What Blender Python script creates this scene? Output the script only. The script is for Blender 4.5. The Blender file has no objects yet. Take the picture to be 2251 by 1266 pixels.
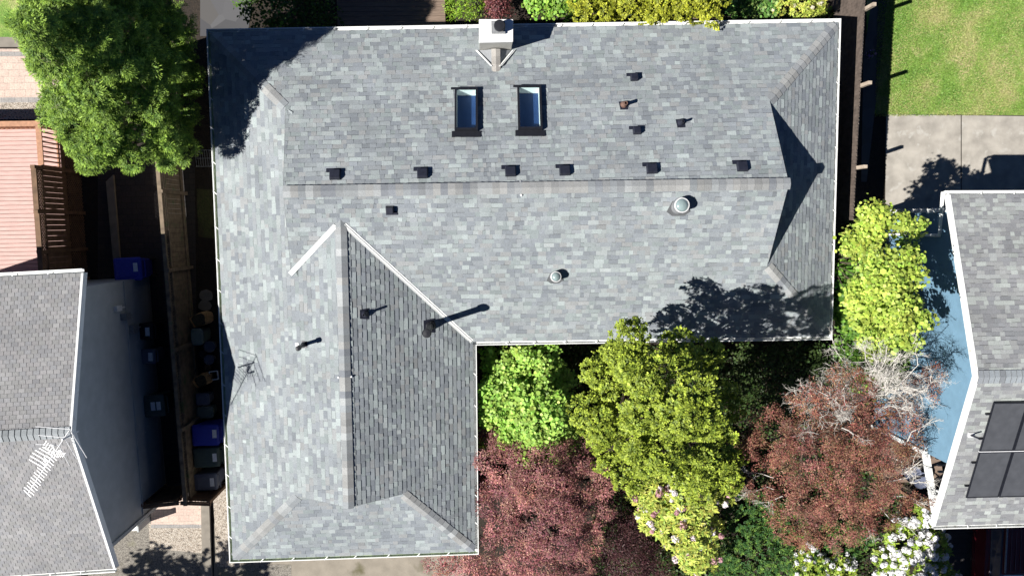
import bpy, math, random
import numpy as np
from mathutils import Vector, Matrix
random.seed(7); RNG = np.random.default_rng(11)
SC = bpy.context.scene
COL = SC.collection
# ------------------------------------------------------------------ camera
F = 1615.0; CX, CY = 1125.5, 633.0; H = 23.65; ZE = 2.65
def rotm(a, b, c):
    ca, sa, cb, sb, cc, sc = math.cos(a), math.sin(a), math.cos(b), math.sin(b), math.cos(c), math.sin(c)
    Rx = np.array([[1, 0, 0], [0, ca, -sa], [0, sa, ca]]); Ry = np.array([[cb, 0, sb], [0, 1, 0], [-sb, 0, cb]])
    Rz = np.array([[cc, -sc, 0], [sc, cc, 0], [0, 0, 1]])
    return Rz @ Rx @ Ry
M = rotm(-0.08488093, -0.04652266, -0.02251304)
def U(px, py, z=0.0):
    d = M @ np.array([(px - CX) / F, -(py - CY) / F, -1.0]); t = (z - H) / d[2]
    return np.array([0, 0, H]) + t * d
def RP(px, py, pl):                      # sight line meets the plane z = g.xy + c
    d = M @ np.array([(px - CX) / F, -(py - CY) / F, -1.0]); o = np.array([0, 0, H])
    t = (pl[0] @ o[:2] + pl[1] - o[2]) / (d[2] - pl[0] @ d[:2]); return o + t * d
cam = bpy.data.cameras.new('camera'); camo = bpy.data.objects.new('camera', cam); COL.objects.link(camo)
cam.sensor_width = 36; cam.lens = F * 36 / 2251; cam.clip_end = 500; cam.clip_start = 0.1
mm = Matrix([list(M[i]) + [0] for i in range(3)] + [[0, 0, 0, 1]]); mm.translation = Vector((0, 0, H)); camo.matrix_world = mm
SC.camera = camo
# ------------------------------------------------------------------ light
SUN = Vector((-0.6965, -0.2191, 0.6833)).normalized()
sd = bpy.data.lights.new('sun', 'SUN'); sd.energy = 5.0; sd.angle = math.radians(0.5); sd.color = (1.0, 0.965, 0.915)
so = bpy.data.objects.new('sun', sd); COL.objects.link(so); so.rotation_euler = SUN.to_track_quat('Z', 'Y').to_euler()
W = bpy.data.worlds.new('World'); SC.world = W; W.use_nodes = True
nt = W.node_tree; sky = nt.nodes.new('ShaderNodeTexSky'); sky.sky_type = 'NISHITA'; sky.sun_disc = False
sky.sun_elevation = math.radians(43.1); sky.sun_rotation = math.atan2(SUN.x, SUN.y)
sky.air_density = 0.2; sky.dust_density = 0.0; sky.ozone_density = 6.0
nt.links.new(sky.outputs[0], nt.nodes['Background'].inputs[0]); nt.nodes['Background'].inputs[1].default_value = 0.075
SC.view_settings.view_transform = 'Standard'; SC.view_settings.look = 'None'; SC.view_settings.gamma = 1; SC.view_settings.exposure = 0.76
# ------------------------------------------------------------------ materials
def newmat(name):
    m = bpy.data.materials.new(name); m.use_nodes = True
    return m, m.node_tree.nodes, m.node_tree.links, m.node_tree.nodes['Principled BSDF']
def mat(name, col, rough=0.7, var=0.15, scale=6.0, metal=0.0, bump=0.0, bscale=60.0, spec=0.4, stain=None, stretch=None):
    m, n, l, b = newmat(name)
    tc = n.new('ShaderNodeTexCoord'); vec = tc.outputs['Object']
    if stretch:
        mp = n.new('ShaderNodeMapping'); mp.inputs['Scale'].default_value = stretch; l.new(vec, mp.inputs[0]); vec = mp.outputs[0]
    t = n.new('ShaderNodeTexNoise'); t.inputs['Scale'].default_value = scale; t.inputs['Detail'].default_value = 6; l.new(vec, t.inputs['Vector'])
    mr = n.new('ShaderNodeMapRange'); mr.inputs[1].default_value = 0.3; mr.inputs[2].default_value = 0.7
    mr.inputs[3].default_value = 1 - var; mr.inputs[4].default_value = 1 + var; l.new(t.outputs[0], mr.inputs[0])
    mx = n.new('ShaderNodeMix'); mx.data_type = 'RGBA'; mx.blend_type = 'MULTIPLY'; mx.inputs[0].default_value = 1
    mx.inputs[6].default_value = (*col, 1); l.new(mr.outputs[0], mx.inputs[7]); out = mx.outputs[2]
    if stain:
        t2 = n.new('ShaderNodeTexNoise'); t2.inputs['Scale'].default_value = stain[1]; t2.inputs['Detail'].default_value = 8; l.new(vec, t2.inputs['Vector'])
        r2 = n.new('ShaderNodeMapRange'); r2.inputs[1].default_value = stain[2]; r2.inputs[2].default_value = stain[2] + 0.12; l.new(t2.outputs[0], r2.inputs[0])
        m2 = n.new('ShaderNodeMix'); m2.data_type = 'RGBA'; l.new(r2.outputs[0], m2.inputs[0]); l.new(out, m2.inputs[6]); m2.inputs[7].default_value = (*stain[0], 1); out = m2.outputs[2]
    l.new(out, b.inputs['Base Color'])
    b.inputs['Roughness'].default_value = rough; b.inputs['Metallic'].default_value = metal; b.inputs['Specular IOR Level'].default_value = spec
    if bump:
        tb = n.new('ShaderNodeTexNoise'); tb.inputs['Scale'].default_value = bscale; tb.inputs['Detail'].default_value = 5; l.new(vec, tb.inputs['Vector'])
        bp = n.new('ShaderNodeBump'); bp.inputs['Strength'].default_value = bump; bp.inputs['Distance'].default_value = 0.02; l.new(tb.outputs[0], bp.inputs['Height']); l.new(bp.outputs[0], b.inputs['Normal'])
    return m
def tintmat(name, rough=0.85, fine=0.25, fscale=120.0, spec=0.25, bump=0.0, metal=0.0, patch=0.0):
    m, n, l, b = newmat(name)
    a = n.new('ShaderNodeAttribute'); a.attribute_name = 'tint'; tc = n.new('ShaderNodeTexCoord')
    t = n.new('ShaderNodeTexNoise'); t.inputs['Scale'].default_value = fscale; t.inputs['Detail'].default_value = 3; l.new(tc.outputs['Object'], t.inputs['Vector'])
    mr = n.new('ShaderNodeMapRange'); mr.inputs[1].default_value = 0.3; mr.inputs[2].default_value = 0.7; mr.inputs[3].default_value = 1 - fine; mr.inputs[4].default_value = 1 + fine; l.new(t.outputs[0], mr.inputs[0])
    mx = n.new('ShaderNodeMix'); mx.data_type = 'RGBA'; mx.blend_type = 'MULTIPLY'; mx.inputs[0].default_value = 1; l.new(a.outputs['Color'], mx.inputs[6]); l.new(mr.outputs[0], mx.inputs[7])
    out = mx.outputs[2]
    if patch:
        t2 = n.new('ShaderNodeTexNoise'); t2.inputs['Scale'].default_value = 0.9; t2.inputs['Detail'].default_value = 5; l.new(tc.outputs['Object'], t2.inputs['Vector'])
        r2 = n.new('ShaderNodeMapRange'); r2.inputs[1].default_value = 0.3; r2.inputs[2].default_value = 0.7; r2.inputs[3].default_value = 1 - patch; r2.inputs[4].default_value = 1 + patch; l.new(t2.outputs[0], r2.inputs[0])
        m2 = n.new('ShaderNodeMix'); m2.data_type = 'RGBA'; m2.blend_type = 'MULTIPLY'; m2.inputs[0].default_value = 1; l.new(out, m2.inputs[6]); l.new(r2.outputs[0], m2.inputs[7]); out = m2.outputs[2]
    l.new(out, b.inputs['Base Color']); b.inputs['Roughness'].default_value = rough; b.inputs['Specular IOR Level'].default_value = spec; b.inputs['Metallic'].default_value = metal
    if bump:
        bp = n.new('ShaderNodeBump'); bp.inputs['Strength'].default_value = bump; bp.inputs['Distance'].default_value = 0.01; l.new(t.outputs[0], bp.inputs['Height']); l.new(bp.outputs[0], b.inputs['Normal'])
    return m
def leafmat(name, trans=0.28, rough=0.5, spec=0.3):
    m, n, l, b = newmat(name)
    a = n.new('ShaderNodeAttribute'); a.attribute_name = 'tint'
    l.new(a.outputs['Color'], b.inputs['Base Color']); b.inputs['Roughness'].default_value = rough; b.inputs['Specular IOR Level'].default_value = spec
    tr = n.new('ShaderNodeBsdfTranslucent'); l.new(a.outputs['Color'], tr.inputs[0])
    ms = n.new('ShaderNodeMixShader'); ms.inputs[0].default_value = trans; l.new(b.outputs[0], ms.inputs[1]); l.new(tr.outputs[0], ms.inputs[2])
    l.new(ms.outputs[0], n['Material Output'].inputs[0]); return m
def cellmat(name, cols, scale=40, rough=0.9, bump=0.5, big=None):
    m, n, l, b = newmat(name); tc = n.new('ShaderNodeTexCoord')
    v = n.new('ShaderNodeTexVoronoi'); v.inputs['Scale'].default_value = scale; l.new(tc.outputs['Object'], v.inputs['Vector'])
    sp = n.new('ShaderNodeSeparateColor'); l.new(v.outputs['Color'], sp.inputs[0])
    cr = n.new('ShaderNodeValToRGB'); cr.color_ramp.elements[0].color = (*cols[0], 1); cr.color_ramp.elements[1].color = (*cols[-1], 1)
    for i, c in enumerate(cols[1:-1]):
        e = cr.color_ramp.elements.new((i + 1) / (len(cols) - 1)); e.color = (*c, 1)
    l.new(sp.outputs[0], cr.inputs[0]); out = cr.outputs[0]
    if big:
        t2 = n.new('ShaderNodeTexNoise'); t2.inputs['Scale'].default_value = big[1]; t2.inputs['Detail'].default_value = 7; l.new(tc.outputs['Object'], t2.inputs['Vector'])
        r2 = n.new('ShaderNodeMapRange'); r2.inputs[1].default_value = big[2]; r2.inputs[2].default_value = big[2] + 0.2; l.new(t2.outputs[0], r2.inputs[0])
        m2 = n.new('ShaderNodeMix'); m2.data_type = 'RGBA'; l.new(r2.outputs[0], m2.inputs[0]); l.new(out, m2.inputs[6]); m2.inputs[7].default_value = (*big[0], 1); out = m2.outputs[2]
    l.new(out, b.inputs['Base Color']); b.inputs['Roughness'].default_value = rough
    bp = n.new('ShaderNodeBump'); bp.inputs['Strength'].default_value = bump; bp.inputs['Distance'].default_value = 0.02; l.new(v.outputs['Distance'], bp.inputs['Height']); l.new(bp.outputs[0], b.inputs['Normal'])
    return m
def brickmat(name, c1, c2, mortar, w, h, msize=0.008, rough=0.85, offset=0.5, rot=0.0):
    m, n, l, b = newmat(name); tc = n.new('ShaderNodeTexCoord')
    mp = n.new('ShaderNodeMapping'); mp.inputs['Rotation'].default_value = (0, 0, rot); l.new(tc.outputs['Object'], mp.inputs[0])
    br = n.new('ShaderNodeTexBrick'); br.inputs['Color1'].default_value = (*c1, 1); br.inputs['Color2'].default_value = (*c2, 1); br.inputs['Mortar'].default_value = (*mortar, 1)
    br.inputs['Scale'].default_value = 1; br.inputs['Mortar Size'].default_value = msize; br.inputs['Brick Width'].default_value = w; br.inputs['Row Height'].default_value = h; br.offset = offset
    l.new(mp.outputs[0], br.inputs['Vector'])
    t = n.new('ShaderNodeTexNoise'); t.inputs['Scale'].default_value = 25; t.inputs['Detail'].default_value = 6; l.new(tc.outputs['Object'], t.inputs['Vector'])
    mr = n.new('ShaderNodeMapRange'); mr.inputs[1].default_value = 0.3; mr.inputs[2].default_value = 0.7; mr.inputs[3].default_value = 0.8; mr.inputs[4].default_value = 1.2; l.new(t.outputs[0], mr.inputs[0])
    mx = n.new('ShaderNodeMix'); mx.data_type = 'RGBA'; mx.blend_type = 'MULTIPLY'; mx.inputs[0].default_value = 1; l.new(br.outputs[0], mx.inputs[6]); l.new(mr.outputs[0], mx.inputs[7])
    l.new(mx.outputs[2], b.inputs['Base Color']); b.inputs['Roughness'].default_value = rough
    bp = n.new('ShaderNodeBump'); bp.inputs['Strength'].default_value = 0.4; bp.inputs['Distance'].default_value = 0.01; bp.invert = True; l.new(br.outputs['Fac'], bp.inputs['Height']); l.new(bp.outputs[0], b.inputs['Normal'])
    return m
def glassmat(name, tint=(0.85, 0.95, 0.95), gloss=0.12, dark=1.0):
    m, n, l, b = newmat(name)
    tr = n.new('ShaderNodeBsdfTransparent'); tr.inputs[0].default_value = (tint[0] * dark, tint[1] * dark, tint[2] * dark, 1)
    gl = n.new('ShaderNodeBsdfGlossy'); gl.inputs['Roughness'].default_value = 0.02
    ms = n.new('ShaderNodeMixShader'); ms.inputs[0].default_value = gloss; l.new(tr.outputs[0], ms.inputs[1]); l.new(gl.outputs[0], ms.inputs[2]); l.new(ms.outputs[0], n['Material Output'].inputs[0]); return m
MT = {}
MT['shingle'] = tintmat('shingle', fine=0.22, fscale=55, bump=0.3, patch=0.10)
MT['white'] = mat('white_paint', (0.78, 0.79, 0.77), 0.45, 0.05, 3, stain=((0.5, 0.5, 0.46), 4, 0.62))
MT['gutter_moss'] = mat('mossy_gutter', (0.33, 0.42, 0.25), 0.8, 0.25, 8)
MT['siding'] = mat('pale_siding', (0.45, 0.44, 0.40), 0.7, 0.06, 3)
MT['black'] = mat('black_metal', (0.012, 0.013, 0.018), 0.5, 0.2, 10)
MT['vent'] = mat('dark_plastic', (0.018, 0.020, 0.032), 0.45, 0.2, 12)
MT['steel'] = mat('galvanised_steel', (0.32, 0.33, 0.34), 0.5, 0.2, 15, metal=0.5)
MT['alu'] = mat('bright_aluminium', (0.8, 0.8, 0.8), 0.35, 0.1, 15, metal=0.2)
MT['copper'] = mat('copper_pipe', (0.22, 0.13, 0.10), 0.5, 0.2, 15, metal=0.4)
MT['dome'] = mat('milky_dome', (0.24, 0.31, 0.31), 0.12, 0.12, 9, spec=0.8)
MT['plaster'] = mat('white_plaster', (0.85, 0.87, 0.85), 0.7, 0.03, 3)
MT['rake'] = mat('rake_metal', (0.10, 0.105, 0.11), 0.6, 0.1, 6)
MT['navy'] = mat('dark_room', (0.02, 0.05, 0.15), 0.5, 0.1, 3)
MT['glass'] = glassmat('skylight_glass', gloss=0.10)
MT['chimney'] = mat('white_chimney_cap', (0.82, 0.82, 0.80), 0.5, 0.04, 3, stain=((0.6, 0.6, 0.58), 6, 0.66))
MT['wall_grey'] = mat('grey_blue_siding', (0.40, 0.42, 0.42), 0.7, 0.08, 3)
MT['wall_blue'] = mat('blue_siding', (0.14, 0.25, 0.345), 0.6, 0.08, 4)
MT['deck_pink'] = mat('pink_deck_board', (0.56, 0.37, 0.33), 0.75, 0.12, 3, stretch=(1, 8, 8), bump=0.2)
MT['rail_orange'] = mat('orange_stained_wood', (0.42, 0.22, 0.13), 0.75, 0.2, 5, stretch=(3, 3, 3))
MT['rail_brown'] = mat('brown_stained_wood', (0.16, 0.095, 0.055), 0.8, 0.3, 5)
MT['wood_grey'] = mat('weathered_wood', (0.19, 0.145, 0.10), 0.85, 0.35, 6, stain=((0.10, 0.12, 0.06), 3, 0.58))
MT['wood_pale'] = mat('pale_weathered_wood', (0.40, 0.33, 0.26), 0.85, 0.25, 8)
MT['wood_red'] = mat('red_brown_fence', (0.105, 0.082, 0.068), 0.85, 0.3, 6)
MT['deck_brown'] = mat('brown_deck_board', (0.20, 0.145, 0.11), 0.75, 0.2, 4, stretch=(1, 8, 8))
MT['blue_bin'] = mat('blue_plastic', (0.035, 0.05, 0.42), 0.4, 0.08, 6)
MT['green_bin'] = mat('dark_green_plastic', (0.06, 0.09, 0.085), 0.45, 0.12, 6)
MT['grey_bin'] = mat('grey_plastic', (0.12, 0.135, 0.19), 0.45, 0.12, 6)
MT['black_bin'] = mat('black_plastic', (0.02, 0.02, 0.025), 0.45, 0.12, 6)
MT['tub'] = mat('grey_green_plastic', (0.17, 0.21, 0.18), 0.45, 0.12, 6)
MT['sticker'] = mat('white_sticker', (0.7, 0.74, 0.8), 0.5, 0.15, 40)
MT['paper'] = mat('brown_paper', (0.50, 0.32, 0.16), 0.9, 0.3, 14, bump=0.6, bscale=14)
MT['leafdebris'] = cellmat('yard_waste', [(0.05, 0.04, 0.02), (0.15, 0.11, 0.06), (0.09, 0.09, 0.04)], 30)
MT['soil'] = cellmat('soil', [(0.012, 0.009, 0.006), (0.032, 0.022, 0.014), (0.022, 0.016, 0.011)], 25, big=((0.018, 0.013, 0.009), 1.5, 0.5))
MT['moss_soil'] = cellmat('mossy_soil', [(0.03, 0.04, 0.012), (0.07, 0.08, 0.025), (0.05, 0.045, 0.02)], 30, big=((0.05, 0.035, 0.02), 2, 0.52))
MT['gravel'] = cellmat('pale_gravel', [(0.12, 0.10, 0.08), (0.42, 0.36, 0.29), (0.55, 0.50, 0.43), (0.28, 0.22, 0.17)], 38, bump=0.8)
MT['aggregate'] = cellmat('exposed_aggregate', [(0.09, 0.08, 0.07), (0.22, 0.20, 0.17), (0.30, 0.28, 0.24)], 45, bump=0.5, big=((0.20, 0.19, 0.12), 1.2, 0.55))
MT['drive'] = mat('tan_concrete', (0.27, 0.24, 0.195), 0.9, 0.15, 2.5, bump=0.3, stain=((0.12, 0.11, 0.06), 1.3, 0.62))
MT['concrete'] = mat('pale_concrete', (0.35, 0.325, 0.285), 0.9, 0.22, 2.2, bump=0.4, stain=((0.43, 0.41, 0.37), 3.5, 0.58))
MT['kerb'] = mat('grey_concrete', (0.24, 0.215, 0.18), 0.9, 0.15, 4)
MT['asphalt'] = brickmat('dark_pavers', (0.06, 0.05, 0.045), (0.045, 0.04, 0.04), (0.03, 0.028, 0.025), 0.3, 0.18)
MT['pavers'] = brickmat('pink_pavers', (0.60, 0.47, 0.39), (0.52, 0.39, 0.33), (0.38, 0.32, 0.27), 0.32, 0.2, 0.006)
MT['paver_border'] = brickmat('grey_pavers', (0.33, 0.31, 0.29), (0.28, 0.27, 0.26), (0.2, 0.19, 0.18), 0.2, 0.2, 0.006)
MT['flag'] = cellmat('flagstone', [(0.06, 0.06, 0.065), (0.10, 0.10, 0.105), (0.08, 0.075, 0.07)], 1.6, bump=0.1)
MT['bark'] = mat('tree_bark', (0.10, 0.075, 0.055), 0.9, 0.3, 12, bump=0.6)
MT['greytwig'] = mat('grey_bare_twig', (0.58, 0.55, 0.50), 0.85, 0.25, 20)
MT['lawn'] = None
MT['solar'] = mat('solar_cells', (0.075, 0.078, 0.085), 0.35, 0.12, 5, spec=0.7)
MT['carred'] = mat('maroon_paint', (0.10, 0.012, 0.015), 0.25, 0.05, 5, spec=0.6)
MT['carglass'] = mat('car_glass', (0.05, 0.06, 0.09), 0.08, 0.1, 4, spec=0.8)
MT['rubber'] = mat('rubber', (0.02, 0.02, 0.02), 0.8, 0.1, 9)
def lawnmat():
    m, n, l, b = newmat('lawn_grass'); tc = n.new('ShaderNodeTexCoord'); v = tc.outputs['Object']
    a = n.new('ShaderNodeTexNoise'); a.inputs['Scale'].default_value = 0.9; a.inputs['Detail'].default_value = 8; a.inputs['Roughness'].default_value = 0.65; l.new(v, a.inputs['Vector'])
    cr = n.new('ShaderNodeValToRGB'); e = cr.color_ramp.elements; e[0].position = 0.42; e[0].color = (0.12, 0.24, 0.035, 1); e[1].position = 0.62; e[1].color = (0.42, 0.37, 0.18, 1)
    x = e.new(0.5); x.color = (0.22, 0.33, 0.065, 1); l.new(a.outputs[0], cr.inputs[0])
    c = n.new('ShaderNodeTexNoise'); c.inputs['Scale'].default_value = 28; c.inputs['Detail'].default_value = 4; l.new(v, c.inputs['Vector'])
    mr = n.new('ShaderNodeMapRange'); mr.inputs[1].default_value = 0.3; mr.inputs[2].default_value = 0.7; mr.inputs[3].default_value = 0.6; mr.inputs[4].default_value = 1.35; l.new(c.outputs[0], mr.inputs[0])
    mx = n.new('ShaderNodeMix'); mx.data_type = 'RGBA'; mx.blend_type = 'MULTIPLY'; mx.inputs[0].default_value = 1; l.new(cr.outputs[0], mx.inputs[6]); l.new(mr.outputs[0], mx.inputs[7]); l.new(mx.outputs[2], b.inputs['Base Color'])
    b.inputs['Roughness'].default_value = 0.9
    bp = n.new('ShaderNodeBump'); bp.inputs['Strength'].default_value = 0.8; bp.inputs['Distance'].default_value = 0.03; l.new(c.outputs[0], bp.inputs['Height']); l.new(bp.outputs[0], b.inputs['Normal'])
    return m
MT['lawn'] = lawnmat()
# ------------------------------------------------------------------ mesh helpers
def rootloc(o):
    v = Vector((0, 0, 0))
    while o is not None: v = v + o.location; o = o.parent
    return v
class MB:
    def __init__(s): s.v = []; s.f = []; s.c = []
    def face(s, pts, col=None):
        i = len(s.v); s.v.extend([tuple(map(float, p)) for p in pts]); s.f.append(tuple(range(i, i + len(pts)))); s.c.append(col)
    def hexa(s, b, t, col=None):         # bottom ring, top ring (same count)
        n = len(b); i = len(s.v); s.v.extend([tuple(map(float, p)) for p in b]); s.v.extend([tuple(map(float, p)) for p in t])
        fs = [tuple(range(i + n - 1, i - 1, -1)), tuple(range(i + n, i + 2 * n))] + [(i + k, i + (k + 1) % n, i + n + (k + 1) % n, i + n + k) for k in range(n)]
        s.f += fs; s.c += [col] * len(fs)
    def box(s, c, size, rz=0.0, col=None):
        x, y, z = [q / 2 for q in size]; ca, sa = math.cos(rz), math.sin(rz)
        P = lambda a, b_, z_: (c[0] + a * ca - b_ * sa, c[1] + a * sa + b_ * ca, c[2] + z_)
        s.hexa([P(-x, -y, -z), P(x, -y, -z), P(x, y, -z), P(-x, y, -z)], [P(-x, -y, z), P(x, -y, z), P(x, y, z), P(-x, y, z)], col)
    def beam(s, a, b, w, h, up=(0, 0, 1), col=None):   # square bar from a to b: w across, h along up
        a, b = Vector(a), Vector(b); d = (b - a).normalized(); upv = Vector(up)
        if abs(d.dot(upv)) > 0.99: upv = Vector((1, 0, 0))
        r = d.cross(upv).normalized(); u = r.cross(d).normalized()
        ring = lambda p: [p - r * w / 2 - u * h / 2, p + r * w / 2 - u * h / 2, p + r * w / 2 + u * h / 2, p - r * w / 2 + u * h / 2]
        s.hexa(ring(b), ring(a), col)
    def prism(s, poly, z0, z1, col=None): s.hexa([(p[0], p[1], z0) for p in poly], [(p[0], p[1], z1) for p in poly], col)
    def tube(s, path, radii, n=8, cap=True, col=None):
        path = [Vector(p) for p in path]; rings = []
        if not hasattr(radii, '__len__'): radii = [radii] * len(path)
        ref = Vector((0.31, 0.17, 0.93)); b0 = len(s.v)
        for k, p in enumerate(path):
            d = (path[min(k + 1, len(path) - 1)] - path[max(k - 1, 0)]).normalized()
            if abs(d.dot(ref)) > 0.95: ref = Vector((0.9, 0.3, 0.1))
            r = d.cross(ref).normalized(); u = r.cross(d)
            for q in range(n):
                a = 2 * math.pi * q / n; s.v.append(tuple(p + (r * math.cos(a) + u * math.sin(a)) * radii[k]))
        for k in range(len(path) - 1):
            for q in range(n):
                s.f.append((b0 + k * n + q, b0 + k * n + (q + 1) % n, b0 + (k + 1) * n + (q + 1) % n, b0 + (k + 1) * n + q)); s.c.append(col)
        if cap:
            s.f.append(tuple(b0 + q for q in range(n - 1, -1, -1))); s.f.append(tuple(b0 + (len(path) - 1) * n + q for q in range(n))); s.c += [col, col]
    def lathe(s, c, prof, n=20, axis=(0, 0, 1)):       # profile of (radius, height)
        ax = Vector(axis).normalized(); r = ax.orthogonal().normalized(); u = ax.cross(r); c = Vector(c); b0 = len(s.v)
        for (rad, h) in prof:
            for q in range(n):
                a = 2 * math.pi * q / n; s.v.append(tuple(c + ax * h + (r * math.cos(a) + u * math.sin(a)) * max(rad, 1e-4)))
        for k in range(len(prof) - 1):
            for q in range(n):
                s.f.append((b0 + k * n + q, b0 + k * n + (q + 1) % n, b0 + (k + 1) * n + (q + 1) % n, b0 + (k + 1) * n + q)); s.c.append(None)
    def build(s, name, m, parent=None, smooth=False, local=False, bevel=0.0):
        L = Vector((0, 0, 0)) if (local or parent is None) else rootloc(parent)
        me = bpy.data.meshes.new(name); me.from_pydata([(p[0] - L.x, p[1] - L.y, p[2] - L.z) for p in s.v], [], s.f); me.materials.append(m)
        if any(c is not None for c in s.c):
            at = me.attributes.new('tint', 'FLOAT_COLOR', 'CORNER'); d = []
            for f, c in zip(s.f, s.c):
                c = c if c is not None else (0.2, 0.2, 0.2); d += [c[0], c[1], c[2], 1.0] * len(f)
            at.data.foreach_set('color', d)
        o = bpy.data.objects.new(name, me); COL.objects.link(o)
        if parent is not None: o.parent = parent
        if smooth: me.shade_smooth()
        if bevel:
            bv = o.modifiers.new('bevel', 'BEVEL'); bv.width = bevel; bv.segments = 2; bv.limit_method = 'ANGLE'
        return o
def tag(o, label=None, cat=None, group=None, kind=None):
    if label: o['label'] = label
    if cat: o['category'] = cat
    if group: o['group'] = group
    if kind: o['kind'] = kind
    return o
def thing(name, label, cat, loc=(0, 0, 0), rz=0.0, group=None):
    o = bpy.data.objects.new(name, None); COL.objects.link(o); o.location = [float(q) for q in loc]; o.rotation_euler = (0, 0, rz); o.empty_display_size = 0.2
    return tag(o, label, cat, group)
def kids(o): return [c for c in COL.objects if c.parent is o]
def dup(root, loc, rz, label, group=None):
    def cp(o, par):
        c = o.copy(); COL.objects.link(c); c.parent = par
        for k in kids(o): cp(k, c)
        return c
    r = cp(root, None); r.location = [float(q) for q in loc]; r.rotation_euler = (0, 0, rz); r['label'] = label
    if group: r['group'] = group
    return r
def sheet(name, pts, m, z, sub=None):
    b = MB(); b.face([(p[0], p[1], z) for p in pts]); o = b.build(name, m); return tag(o, kind='structure')
def pxs(name, pix, m, z): return sheet(name, [U(x, y, z) for x, y in pix], m, z)
# ------------------------------------------------------------------ clipping and shingles
def clip_half(poly, a, b, c):            # keep a*u+b*v+c >= 0
    out = []
    for i in range(len(poly)):
        p, q = poly[i], poly[(i + 1) % len(poly)]; dp = a * p[0] + b * p[1] + c; dq = a * q[0] + b * q[1] + c
        if dp >= 0: out.append(p)
        if (dp > 0 > dq) or (dp < 0 < dq):
            t = dp / (dp - dq); out.append((p[0] + t * (q[0] - p[0]), p[1] + t * (q[1] - p[1])))
    return out
def cut_holes(polys, holes):
    for (u0, u1, v0, v1) in holes:
        nxt = []
        for p in polys:
            nxt.append(clip_half(p, -1, 0, u0)); nxt.append(clip_half(p, 1, 0, -u1))
            mid = clip_half(clip_half(p, 1, 0, -u0), -1, 0, u1)
            nxt.append(clip_half(mid, 0, -1, v0)); nxt.append(clip_half(mid, 0, 1, -v1))
        polys = [p for p in nxt if len(p) > 2]
    return polys
def area(p): return 0.5 * abs(sum(p[i][0] * p[(i + 1) % len(p)][1] - p[(i + 1) % len(p)][0] * p[i][1] for i in range(len(p))))
PAL = [(c[0] * 1.03, c[1] * 1.08, c[2] * 1.105) for c in [(0.240, 0.252, 0.257), (0.25, 0.264, 0.268), (0.226, 0.236, 0.246), (0.212, 0.222, 0.234), (0.272, 0.290, 0.288), (0.24, 0.247, 0.254), (0.255, 0.254, 0.252), (0.190, 0.200, 0.214), (0.305, 0.328, 0.32), (0.228, 0.248, 0.246), (0.205, 0.215, 0.228), (0.285, 0.298, 0.294)]]
def shingles(b, pl, a, e, polys3, holes=(), expo=0.128, wmin=0.085, wmax=0.33, pal=PAL, mode='lam', thick=0.016, seed=1, under=True):
    """pl plane (grad, c); a,e eave points (roof on the left of a->e); polys3: list of xy polygons"""
    rnd = random.Random(seed)
    a = np.array(a[:2]); e = np.array(e[:2]); t = (e - a) / np.linalg.norm(e - a); nn = np.array([-t[1], t[0]])
    slope = pl[0] @ nn; cs = 1 / math.sqrt(1 + slope * slope)
    up3 = np.array([*nn, slope]) * cs; t3 = np.array([t[0], t[1], pl[0] @ t]); nrm = np.cross(t3, up3); nrm /= np.linalg.norm(nrm)
    O = np.array([*a, pl[0] @ a + pl[1]])
    def uv(p): d = np.array(p[:2]) - a; return (float(d @ t), float(d @ nn) / cs)
    def P(u, v, h): return O + t3 * u + up3 * v + nrm * h
    hs = []
    for h in holes:
        q = [uv(x) for x in h]; hs.append((min(x[0] for x in q), max(x[0] for x in q), min(x[1] for x in q), max(x[1] for x in q)))
    polys = cut_holes([[uv(x) for x in p] for p in polys3], hs)
    for p in polys:
        if under: b.face([P(u, v, 0.0) for u, v in p], (0.05, 0.052, 0.058))
    umin = min(x[0] for p in polys for x in p); umax = max(x[0] for p in polys for x in p); vmin = min(x[1] for p in polys for x in p); vmax = max(x[1] for p in polys for x in p)
    j = math.floor(vmin / expo)
    while j * expo < vmax:
        v0, v1 = j * expo, (j + 1) * expo; u = umin - rnd.random() * 0.3; k = 0; raised = rnd.random() < .5
        if mode == 'tab': u = umin - (0.5 * wmax if j % 2 else 0.0) - rnd.random() * 0.02
        tone = rnd.choice(pal)
        while u < umax:
            w = wmin + (wmax - wmin) * rnd.random() ** 1.35 if mode == 'lam' else wmax
            c = rnd.choice(pal); br = rnd.gauss(1, 0.06 if mode == 'lam' else 0.05); c = tuple(max(0.02, x * br) for x in c)
            raised = not raised; th = thick * (1.0 if raised else 0.5) if mode == 'lam' else thick
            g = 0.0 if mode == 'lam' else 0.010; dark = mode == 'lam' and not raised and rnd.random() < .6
            for p in polys:
                q = clip_half(p, 0, 1, -v0)
                if len(q) < 3: continue
                q = clip_half(q, 0, -1, v1)
                if len(q) < 3: continue
                q = clip_half(clip_half(q, 1, 0, -u), -1, 0, u + w - g)
                if len(q) < 3 or area(q) < 1e-4: continue
                top = [P(x, y, th - (th - 0.002) * (y - v0) / expo) for x, y in q]
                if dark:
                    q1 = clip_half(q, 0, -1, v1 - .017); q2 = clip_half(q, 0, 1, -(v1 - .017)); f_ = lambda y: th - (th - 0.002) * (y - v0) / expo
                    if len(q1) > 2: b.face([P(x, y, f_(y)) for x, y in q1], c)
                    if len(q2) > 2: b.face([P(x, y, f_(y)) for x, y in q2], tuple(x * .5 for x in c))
                else: b.face(top, c)
                bot = [P(x, y, 0.0) for x, y in q]
                for i in range(len(q)):
                    i2 = (i + 1) % len(q); b.face([bot[i], bot[i2], top[i2], top[i]], tuple(x * 0.35 for x in c))  # edge faces coloured darker to draw the shadow line at each butt
            u += w; k += 1
        j += 1
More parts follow.
